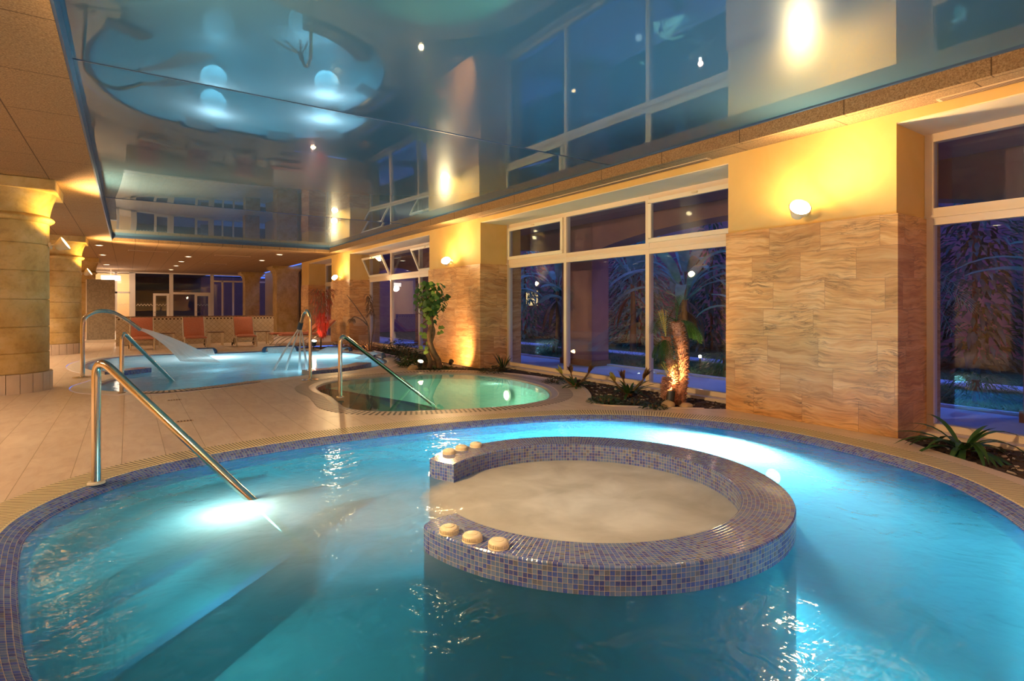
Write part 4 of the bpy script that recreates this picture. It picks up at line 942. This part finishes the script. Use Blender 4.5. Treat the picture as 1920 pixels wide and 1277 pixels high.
def roundleaf(bm, p, nrm, r, mi=0):
    nrm = Vector(nrm).normalized(); u = nrm.orthogonal().normalized(); v = nrm.cross(u); c_ = bm.verts.new(Vector(p)); rim = []
    for k in range(9):
        a = 2*PI*k/9; rr = r*(1+.35*(math.cos(a/1)**8 if math.cos(a) > 0 else 0))*(.55 if k == 5 or k == 4 else 1); rim.append(bm.verts.new(Vector(p)+(u*math.cos(a)+v*math.sin(a))*rr - nrm*r*.18))
    for k in range(9): f = bm.faces.new((c_, rim[k], rim[(k+1) % 9])); f.material_index = mi; f.smooth = True
def leafy_tree(x, y):
    t = thing('potted_tree', 'leafy tree with a twisted double trunk and heart-shaped leaves, in front of the second pier', 'tree', (x, y, -.03))
    bm = bmesh.new()
    tube(bm, catmull([Vector(p) for p in [(.10, -.05, 0), (.08, -.04, .18), (-.02, 0, .38), (-.10, 0, .6), (-.12, 0, .8), (-.06, 0, 1.0), (-.1, 0, 1.25), (-.04, 0, 1.5)]], 5, False), [.075-.0011*i for i in range(36)], 10)
    tube(bm, catmull([Vector(p) for p in [(-.14, 0, 0), (-.1, 0, .2), (-.16, .02, .42), (-.06, .03, .62), (-.0, .02, .85), (-.08, .02, 1.1), (0, .02, 1.35)]], 5, False), [.055-.001*i for i in range(31)], 10)
    for k in range(9):
        a = rnd.uniform(0, 2*PI); tube(bm, [(-.08, 0, 1.0+.05*k), (-.08+.2*math.cos(a), .2*math.sin(a), 1.2+.05*k), (-.08+.36*math.cos(a), .36*math.sin(a), 1.3+.06*k)], [.016, .011, .005], 6)
    mesh_obj('trunk', bm, M['bark'], t)
    bm = bmesh.new()
    for k in range(330):
        a = rnd.uniform(0, 2*PI); z = rnd.gauss(1.48, .2); z = min(max(z, .95), 1.88); rr = (.36 if z > 1.3 else .2)*math.sqrt(rnd.random()); s = 1.0
        p = Vector((-.08+rr*math.cos(a), rr*math.sin(a), z)); n = Vector((math.cos(a)*.8, math.sin(a)*.8, rnd.uniform(-.1, .9)))
        roundleaf(bm, p, n, rnd.uniform(.035, .062), 0 if rnd.random() < .7 else 1)
    for (px, pz) in ((-.36, 1.72), (-.42, 1.62), (-.40, 1.50), (.33, 1.62), (.28, 1.55), (-.26, .82), (-.2, .75), (-.25, .95), (.15, .95), (.12, .82), (-.24, .48), (-.22, .40), (-.12, .56)):
        for q in range(2): roundleaf(bm, (px+rnd.uniform(-.03, .03), rnd.uniform(-.1, .1), pz+rnd.uniform(-.04, .04)), (-.5, -.8, .3), .045, 1 if pz < 1 else 0)
    mesh_obj('foliage', bm, [M['leaf'], M['leaf2']], t)
    bm = bmesh.new()
    for k in range(150):
        a = rnd.uniform(0, 2*PI); rr = rnd.uniform(.1, .32); leafblade(bm, (rr*math.cos(a)*1.1, rr*math.sin(a), 0), (math.cos(a), math.sin(a), 1.6), rnd.uniform(.10, .22), .05, 1.2, 3)
    mesh_obj('undergrowth', bm, M['leafd'], t)
leafy_tree(5.50, 10.98)
# red trailing plant
t = thing('trailing_plant', 'plant with red-lit trailing foliage hanging in a long tapering mass beside the third pier', 'plant', (5.0, 17.9, -.03))
bm = bmesh.new(); tube(bm, [(0, 0, 0), (.02, 0, .6), (0, .02, 1.2), (.02, 0, 1.7)], [.03, .026, .022, .015], 8); mesh_obj('stem', bm, M['bark'], t)
bm = bmesh.new()
for k in range(1300):
    z = 1.95-1.45*rnd.random()**1.25; f = max(0, min(1, (z-.5)/1.2)); rr = (.04+.33*f**.7)*rnd.random()**.35; a = rnd.uniform(0, 2*PI)
    leafblade(bm, (.05+rr*math.cos(a), rr*math.sin(a), z), (math.cos(a)*.5, math.sin(a)*.5, .25 if z > 1.75 else -.7), rnd.uniform(.10, .24),   .017, 1.8, 3, mi=(0 if z < 1.2 or rnd.random() < .3 else 1))
mesh_obj('foliage', bm, [M['red'], M['dry']], t)
# plant with drooping stems
t = thing('drooping_plant', 'bare curved-stemmed plant with drooping dark leaf clusters, at the corner of the third pier', 'plant', (5.95, 16.2, -.03))
bm = bmesh.new()
S = [[(0, 0, 0), (0, 0, .5), (-.05, 0, .85), (-.22, .05, 1.15), (-.42, .1, 1.45), (-.62, .15, 1.72)], [(.05, 0, 0), (.1, 0, .5), (.16, 0, 1.0), (.1, 0, 1.4), (-.05, 0, 1.7)], [(-.05, 0, .82), (-.25, .0, 1.0), (-.45, 0, 1.08), (-.58, 0, .95)]]
for s in S: q = catmull([Vector(p) for p in s], 5, False); tube(bm, q, [.022-.012*i/len(q) for i in range(len(q))], 8)
mesh_obj('stem', bm, M['bark'], t)
bm = bmesh.new()
for k in range(70):
    a = rnd.uniform(0, 2*PI); z = rnd.uniform(1.15, 1.78); leafblade(bm, (-.02+(1.78-z)*.12, 0, z), (math.cos(a), math.sin(a), .5), rnd.uniform(.14, .3), .035, 2.6, 5)
for k in range(24):
    a = rnd.uniform(0, 2*PI); leafblade(bm, (-.52+rnd.uniform(-.05, .05), 0, 1.03), (math.cos(a), math.sin(a), .2), rnd.uniform(.12, .24), .03, 3, 5)
mesh_obj('foliage', bm, M['dry'], t)
# cycad group
t = thing('cycad', 'spotlit cycad with two spiny red-brown trunks in front of the nearest full window', 'palm', (6.30, 5.15, -.03))
def spiny(pts, rs, par, nm='trunk'):
    q = catmull([Vector(p) for p in pts], 6, False); n = len(q); bm = bmesh.new(); R_ = [rs[0]+(rs[1]-rs[0])*i/(n-1) for i in range(n)]; tube(bm, q, R_, 12)
    L = 0
    for i in range(n-1):
        for k in range(20):
            a = 2*PI*(k+.5*(i % 2))/20; u = rnd.random(); c_ = q[i].lerp(q[i+1], u); d = Vector((math.cos(a), math.sin(a), .35)); b = c_+Vector((math.cos(a), math.sin(a), 0))*R_[i]*.9
            s = Vector((-math.sin(a), math.cos(a), 0))*.012; tip = b+d*.038; v = [bm.verts.new(p) for p in (b-s, b+s, b+Vector((0, 0, .022)), tip)]
            for f in ((0, 1, 3), (1, 2, 3), (2, 0, 3)): bm.faces.new([v[j] for j in f])
    return mesh_obj(nm, bm, M['cyc'], par)
M['cyc'] = noisy('cycad_trunk', (.20, .07, .04), (.46, .22, .12), 20, .8, .4, 60)
spiny([(.05, -.02, 0), (.12, -.02, .3), (.14, -.02, .6), (.10, -.02, .9), (.03, -.02, 1.17)], (.095, .075), t)
spiny([(.0, 0, .25), (-.03, 0, .45), (-.12, 0, .7), (-.17, 0, .95)], (.05, .045), t)
spiny([(-.22, -.05, .12), (-.23, -.05, .28), (-.2, -.05, .40)], (.055, .045), t)
def frond(bm, base, d, L, droop, w=.05, mi=0, n=13):
    d = Vector(d).normalized(); p = Vector(base); prev = p
    for i in range(n):
        d = (d+Vector((0, 0, -droop/n))).normalized(); q = p+d*L/n; s = d.cross(Vector((0, 0, 1))).normalized()
        tube(bm, [p, q], .005, 4, False)
        ww = w*math.sin(PI*(i+1.2)/(n+1.5))*2
        for sg in (-1, 1): leafblade(bm, q, s*sg+d*.6+Vector((0, 0, .15)), ww*1.5, .009, .4, 2, mi=mi)
        p = q
bm = bmesh.new()
for k in range(16): a = rnd.uniform(-1.5, 1.8); frond(bm, (.03, -.02, 1.15), (math.cos(a), math.sin(a)*.7-.2, .9), rnd.uniform(.34, .52), 3.2, .08)
for k in range(5): frond(bm, (.03, -.02, 1.17), (rnd.uniform(-.1, .3), rnd.uniform(-.3, .2), 1.6), .36, .4, .05)
mesh_obj('dark_frond', bm, M['leaf'], t)
bm = bmesh.new()
for k in range(8): a = rnd.uniform(2, 4.4); frond(bm, (-.17, 0, .93), (math.cos(a), math.sin(a), -.1), .32, 2.4, .055)
mesh_obj('dark_frond', bm, M['leaf'], t)
bm = bmesh.new()
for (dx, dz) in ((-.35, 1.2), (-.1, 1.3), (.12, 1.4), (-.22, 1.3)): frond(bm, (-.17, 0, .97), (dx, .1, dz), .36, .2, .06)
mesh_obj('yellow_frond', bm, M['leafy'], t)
bm = bmesh.new()
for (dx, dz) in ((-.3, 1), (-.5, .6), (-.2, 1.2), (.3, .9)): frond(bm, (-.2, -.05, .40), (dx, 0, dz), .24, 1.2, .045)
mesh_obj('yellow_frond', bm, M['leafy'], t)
def blob(name, loc, s, m, lab, cat, seed=0, n=3):
    bm = bmesh.new(); bmesh.ops.create_icosphere(bm, subdivisions=n, radius=1)
    for v in bm.verts: v.co *= 1+.16*noise.noise(v.co*1.7+Vector((seed, 0, 0))); v.co = Vector((v.co.x*s[0], v.co.y*s[1], v.co.z*s[2]))
    o = mesh_obj(name, bm, m, None, True); o.location = loc; return tag(o, lab, cat)
blob('rock', (6.02, 5.02, .02), (.10, .08, .065), M['rock'], 'pale rounded rock left of the cycad trunks', 'rock', 1)
blob('rock', (6.22, 4.88, .0), (.11, .07, .05), M['rock'], 'brown flat rock in front of the cycad trunks', 'rock', 5)
blob('rock', (5.03, 11.05, .03), (.12, .09, .07), M['rock'], 'warm-lit rock left of the leafy tree', 'rock', 9)
def rosette(x, y, lab, n, L, wd, m, heads=0, droop=1.1, seed=1, up=.9, name='spiky_plant'):
    r_ = random.Random(seed); t = thing(name, lab, 'plant', (x, y, -.03)); bm = bmesh.new()
    for k in range(n):
        a = 2*PI*k/n+r_.uniform(-.3, .3); leafblade(bm, (.03*math.cos(a), .03*math.sin(a), .03), (math.cos(a), math.sin(a), r_.uniform(.35, up*1.8)), L*r_.uniform(.6, 1.1), wd, droop*r_.uniform(.6, 1.6), 7)
    mesh_obj('leaves', bm, M[m], t)
    if heads:
        for k in range(heads):
            a = (2.6, -.5, 1.2)[k % 3]+r_.uniform(-.2, .2); tip = Vector((math.cos(a)*.27, math.sin(a)*.27, .28+.05*(k % 2)))
            bm = bmesh.new(); tube(bm, [(0, 0, .02), tip*.55+Vector((0, 0, -.02)), tip], [.02, .016, .012], 8); mesh_obj('flower_stalk', bm, M['bark'], t)
            bm = bmesh.new()
            for j in range(26): b = r_.uniform(0, 2*PI); leafblade(bm, tip*(.78+.22*r_.random()), (math.cos(b)*.5+math.cos(a)*.6, math.sin(b)*.5+math.sin(a)*.6, 1.1), r_.uniform(.09, .15), .034, .3, 3)
            mesh_obj('flower_head', bm, M['leafy' if k == 0 else 'dry'], t)
    bm = bmesh.new(); lathe(bm, [(.001, 0), (.05, 0), (.06, .04), (.03, .09), (.001, .1)], 12); mesh_obj('crown', bm, M['dry'], t)
    return t
rosette(6.22, 7.15, 'spiky plant with yellowish heads in the bed, left of the two by the window', 30, .36, .04, 'leaf', 3, 1.0, 3)
rosette(6.35, 6.05, 'spiky plant with two brownish heads in the bed, right of the two by the window', 30, .42, .042, 'leaf', 3, .9, 8)
rosette(6.42, 1.9, 'dark strap-leaved plant at the right-hand corner of the nearest pier', 34, .56, .05, 'leaf', 0, 1.7, 4, 1.25)
rosette(6.62, 9.95, 'small upright green plant at the foot of the second pier, beside the window frame', 16, .42, .03, 'leafd', 0, .6, 6, 1.6)
rosette(6.9, 1.0, 'thin dark plant against the glass at the right edge of the picture', 12, .3, .02, 'leafd', 0, 1.2, 14, .9)
def bush(x, y, lab, r, h, n, m, seed, lw=.03, name='low_shrub', L=.08):
    r_ = random.Random(seed); t = thing(name, lab, 'shrub', (x, y, -.03)); bm = bmesh.new()
    for k in range(n):
        a = r_.uniform(0, 2*PI); q = math.sqrt(r_.random()); z = h*r_.random()*(1-q*q*.6)
        leafblade(bm, (r*q*math.cos(a), r*q*math.sin(a), z), (math.cos(a), math.sin(a), r_.uniform(.1, 1.4)), L*r_.uniform(.6, 1.3), lw, .9, 2)
    mesh_obj('foliage', bm, M[m], t)
    bm = bmesh.new()
    for k in range(8): a = k*.785; tube(bm, [(0, 0, 0), (r*.4*math.cos(a), r*.4*math.sin(a), h*.6)], .008, 5)
    mesh_obj('stems', bm, M['bark'], t); return t
bush(5.55, 5.75, 'bright green ground cover beside the rim between the two nearer pools', .24, .13, 420, 'leaf', 1, .018, 'ground_cover', .05)
bush(5.85, 5.45, 'darker clump of ground cover just right of the bright green one', .18, .10, 220, 'leafd', 2, .018, 'ground_cover', .05)
bush(6.25, 7.75, 'low dark clump in the bed left of the spiky plants', .22, .13, 260, 'leafd', 3, .02, L=.06)
bush(6.2, 9.7, 'dark low shrub at the foot of the second pier', .28, .16, 300, 'leafd', 4, .025)
bush(5.75, 5.05, 'dark leaves with red tips beside the pale rock at the cycad', .16, .12, 120, 'leafd', 21, .03)
bush(5.7, 12.6, 'bushy shrub between the back pool and the leafy tree', .42, .32, 460, 'leafd', 5, .04)
bush(6.15, 13.9, 'bushy shrub against the second window bay, right of centre', .45, .42, 500, 'leafd', 6, .04)
bush(6.4, 15.3, 'dark shrub against the second window bay, left of centre', .42, .5, 460, 'leafd', 7, .05)
bush(5.2, 11.7, 'small shrub at the right end of the back pool rim', .22, .3, 240, 'leaf', 8, .05)
bush(5.55, 17.6, 'dark shrub right of the red trailing plant', .4, .3, 340, 'dry', 9, .05)
bush(6.3, 17.2, 'reddish dry shrub at the foot of the third pier', .42, .34, 340, 'dry', 10, .04)
bush(4.8, 18.9, 'dry low shrub left of the red trailing plant', .35, .22, 240, 'dry', 12, .04)
# bark chips and pebbles, uncountable
bm = bmesh.new(); r_ = random.Random(5)
def in_bed(x, y):
    P = DR+[(7.3, 19.7), (7.3, -5.8)]; c_ = False
    for (x1, y1), (x2, y2) in zip(P, P[1:]+P[:1]):
        if (y1 > y) != (y2 > y) and x < (x2-x1)*(y-y1)/(y2-y1)+x1: c_ = not c_
    return c_
for k in range(5200):
    y = r_.uniform(.2, 8.5) if k < 4200 else r_.uniform(8.5, 18); x = r_.uniform(5.0, 7.0)
    if any(p0-.06 < y < p1+.06 for p0, p1 in PIERS) and x > 6.4: continue
    if not in_bed(x, y) or (2.4 < y < 4.5 and x > 6.4): continue
    s = r_.uniform(.008, .022); m = Matrix.Translation((x, y, -.03)) @ Matrix.Rotation(r_.uniform(0, 6), 4, 'Z') @ Matrix.Rotation(r_.uniform(-.7, .7), 4, 'X')
    bx(bm, -s*1.4, s*1.4, -s*.7, s*.7, -s*.3, s*.35, mat=m, mi=(1 if r_.random() < .16 else 0))
tag(mesh_obj('bark_chips', bm, [M['soil'], M['pebble']]), 'dark bark chips mixed with pale pebbles covering the planting bed', 'bark chips', None, 'stuff')

# ================================================================== OUTSIDE: TERRACE AND GARDEN
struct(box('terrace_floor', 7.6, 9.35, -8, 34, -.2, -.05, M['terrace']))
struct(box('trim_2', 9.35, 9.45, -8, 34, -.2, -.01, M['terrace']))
struct(box('ground', 9.45, 60, -30, 60, -.3, -.08, M['lawn']))
struct(box('terrace_roof', 7.6, 9.6, -8, 34, 3.3, 3.55, M['purple']))
bm = bmesh.new()
TP = [(1.5-8.6), 1.5, 10.2, 18.8, 27.4]
for a, b in zip(TP, TP[1:]):   # arched beam between the outer pillars
    n = 20; A, B = a+.55, b-.55
    for i in range(n):
        t0_, t1_ = i/n, (i+1)/n; zf = lambda t: 2.55+.45*math.sin(PI*t)**.6
        z0, z1 = zf(t0_), zf(t1_); y0_, y1_ = A+(B-A)*t0_, A+(B-A)*t1_
        v = [bm.verts.new(p) for p in ((8.9, y0_, z0), (8.9, y1_, z1), (8.9, y1_, 3.4), (8.9, y0_, 3.4), (9.45, y0_, z0), (9.45, y1_, z1), (9.45, y1_, 3.4), (9.45, y0_, 3.4))]
        for f in ((0, 3, 2, 1), (4, 5, 6, 7), (0, 1, 5, 4)): bm.faces.new([v[k] for k in f])
struct(mesh_obj('terrace_beam', bm, M['purple']))
for k, y in enumerate(TP):
    t = thing('terrace_pillar', ('outer terrace pillar behind the viewer', 'thick reddish-brown terrace pillar seen through the window at the right edge', 'tall purple-brown terrace pillar seen through the nearest full window', 'terrace pillar outside the second window bay', 'terrace pillar outside the farthest window bay')[k], 'pillar', (9.17, y, -.05), 0, 'square pillars of the terrace')
    box('pillar_shaft', -.27, .27, -.55, .55, 0, 3.4, M['purple'], t, .01); box('pillar_foot', -.3, .3, -.58, .58, 0, .14, M['brown'], t)
def banana(x, y, h, lab, seed, n=9, dead=0):
    r_ = random.Random(seed); t = thing('banana_plant', lab, 'banana plant', (x, y, -.08), 0, 'banana plants in the garden'); bm = bmesh.new()
    tube(bm, [(0, 0, 0), (.03, 0, h*.3), (0, .02, h*.6)], [.11, .09, .06], 10); mesh_obj('stem', bm, M['dry'], t)
    bm = bmesh.new()
    for k in range(n):
        a = 2*PI*k/n+r_.uniform(-.4, .4); el = r_.uniform(.5, 2.4); d = Vector((math.cos(a), math.sin(a), el)).normalized(); b = Vector((0, 0, h*.58)); st = b+d*h*.18
        tube(bm, [b, st], .018, 5); leafblade(bm, st, d, h*r_.uniform(.42, .62), .26*r_.uniform(.8, 1.2), r_.uniform(.8, 1.9), 8, .12, 0, r_.uniform(-.3, .3), 'oval')
    mesh_obj('leaves', bm, M['banana'], t)
    if dead:
        bm = bmesh.new()
        for k in range(dead): a = r_.uniform(0, 2*PI); leafblade(bm, (0, 0, h*.5), (math.cos(a), math.sin(a), -.2), h*.38, .16, 2.5, 5)
        mesh_obj('dead_leaves', bm, M['dry'], t)
banana(10.9, 12.6, 2.5, 'banana plant left of the purple terrace pillar, nearest to it', 1, 9, 4)
banana(12.4, 15.2, 3.3, 'tall banana plant outside the left pane of the nearest full window', 2, 10, 5)
banana(10.9, 8.6, 2.7, 'banana plant with broad leaves right of the purple terrace pillar', 3, 11, 6)
banana(12.2, 9.6, 3.2, 'tall banana plant behind the purple terrace pillar', 4, 11, 8)
banana(12.9, 6.4, 3.2, 'banana plant behind the spotlit cycad', 5, 10, 5)
banana(10.7, 6.7, 1.8, 'short banana plant by the terrace edge', 6, 9, 6)
banana(11.6, 1.9, 2.6, 'banana plant outside the window at the right edge', 7, 10, 3)
banana(13.4, 12.6, 3.6, 'tall banana plant far back in the garden', 8, 11, 5)
banana(11.5, 17.5, 2.8, 'banana plant outside the left part of the garden view', 9, 9, 3)
def gbush(x, y, r, h, lab, seed, n=420, m='leafd', L=.22, w_=.05):
    r = r*.8; r_ = random.Random(seed); n = int(n*1.25); t = thing('garden_shrub', lab, 'shrub', (x, y, -.08), 0, 'dark shrubs at the back of the garden'); bm = bmesh.new()
    for k in range(n):
        a = r_.uniform(0, 2*PI); q = math.sqrt(r_.random()); z = h*r_.random()*math.sqrt(max(.05, 1-q*q*.8)); leafblade(bm, (r*q*math.cos(a), r*q*math.sin(a), z), (math.cos(a), math.sin(a), r_.uniform(-.2, 1.2)), L*r_.uniform(.6, 1.4), w_, 1.2, 2)
    mesh_obj('foliage', bm, M[m], t); bm = bmesh.new(); tube(bm, [(0, 0, 0), (0, 0, h*.7)], .05, 6); mesh_obj('trunk', bm, M['bark'], t)
WH = ['at the far left of the garden view', 'behind the left pane', 'left of the purple pillar', 'just behind the purple pillar', 'right of the purple pillar', 'behind the spotlit cycad', 'behind the right pane', 'hidden behind the nearest pier', 'seen at the right edge', 'at the far right']
for k in range(10):
    y = 21-2.35*k; gbush(15.2+(k % 3)*.9, y, 1.35, 4.6, 'tall dark hedge shrub '+WH[k], 40+k, 950, 'hedge' if k % 3 else 'banana', .42, .10)
for k in range(7):
    y = 15.5-2.1*k; gbush(10.3+(k % 2)*.5, y, .55, .5, 'low green shrub by the terrace edge '+['outside the far left pane', 'outside the left pane', 'left of the purple pillar', 'right of the purple pillar', 'outside the right pane', 'behind the nearest pier', 'outside the right-edge window'][k], 70+k, 330, 'grass', .22, .025)
bm = bmesh.new(); r_ = random.Random(77)
for k in range(9000):
    x = 9.5+5*r_.random()**1.5; y = r_.uniform(-1, 19); a = r_.uniform(0, 2*PI); leafblade(bm, (x, y, -.08), (math.cos(a)*.5, math.sin(a)*.5, 1), r_.uniform(.08, .2), .012, 1, 2)
tag(mesh_obj('lawn_grass', bm, M['grass']), 'grass growing in the garden outside the windows', 'grass', None, 'stuff')
struct(box('garden_wall', 19.3, 19.6, -6, 42, -.1, 7.5, M['purple'])); struct(box('garden_wall.001', 9.5, 19.3, 30, 30.3, -.1, 7.5, M['purple']))
# garden path and far house
struct(box('garden_path', 12.2, 12.9, 0, 22, -.1, -.05, M['terrace']))
hs = thing('lit_house_window', 'dim warm window in the garden wall seen through the left pane of the full window', 'window', (19.25, 25.9, 0))
box('window_surround', -.05, .04, -.75, .75, 1.3, 2.4, M['brown'], hs); box('lit_pane', -.07, -.05, -.6, .6, 1.42, 2.28, M['winlit'], hs)
def gpalm(x, y, h, lab, seed):
    r_ = random.Random(seed); t = thing('garden_palm', lab, 'palm', (x, y, -.08)); bm = bmesh.new(); tube(bm, [(0, 0, 0), (.05, 0, h*.5), (0, 0, h)], [.14, .1, .09], 10); mesh_obj('trunk', bm, M['bark'], t); bm = bmesh.new()
    for k in range(16): a = 2*PI*k/16+r_.uniform(-.2, .2); frond(bm, (0, 0, h), (math.cos(a), math.sin(a), r_.uniform(.2, 1.2)), 1.5, 2.0, .28, n=16)
    mesh_obj('fronds', bm, M['banana'], t)
gpalm(10.5, 4.3, 1.9, 'palm with arching fronds outside the window at the right edge', 3)
# garden lamps
t = thing('garden_lamp', 'small lit garden lamp under the dead banana leaves, right of the purple pillar', 'lamp', (10.35, 7.75, -.08))
bm = bmesh.new(); tube(bm, [(0, 0, 0), (0, 0, .3)], .02, 8); mesh_obj('post', bm, M['black'], t)
bm = bmesh.new(); lathe(bm, [(.001, .3), (.03, .31), (.03, .36), (.001, .37)], 12); mesh_obj('lamp_head', bm, M['down'], t); light('garden_lamp_light', 'POINT', (-.12, -.1, .5), 5, (1, .5, .3), .05, None, parent=t)
light('dusk_sun', 'SUN', (20, 0, 20), .25, (.3, .45, 1), .5, (-.5, .3, -.8))
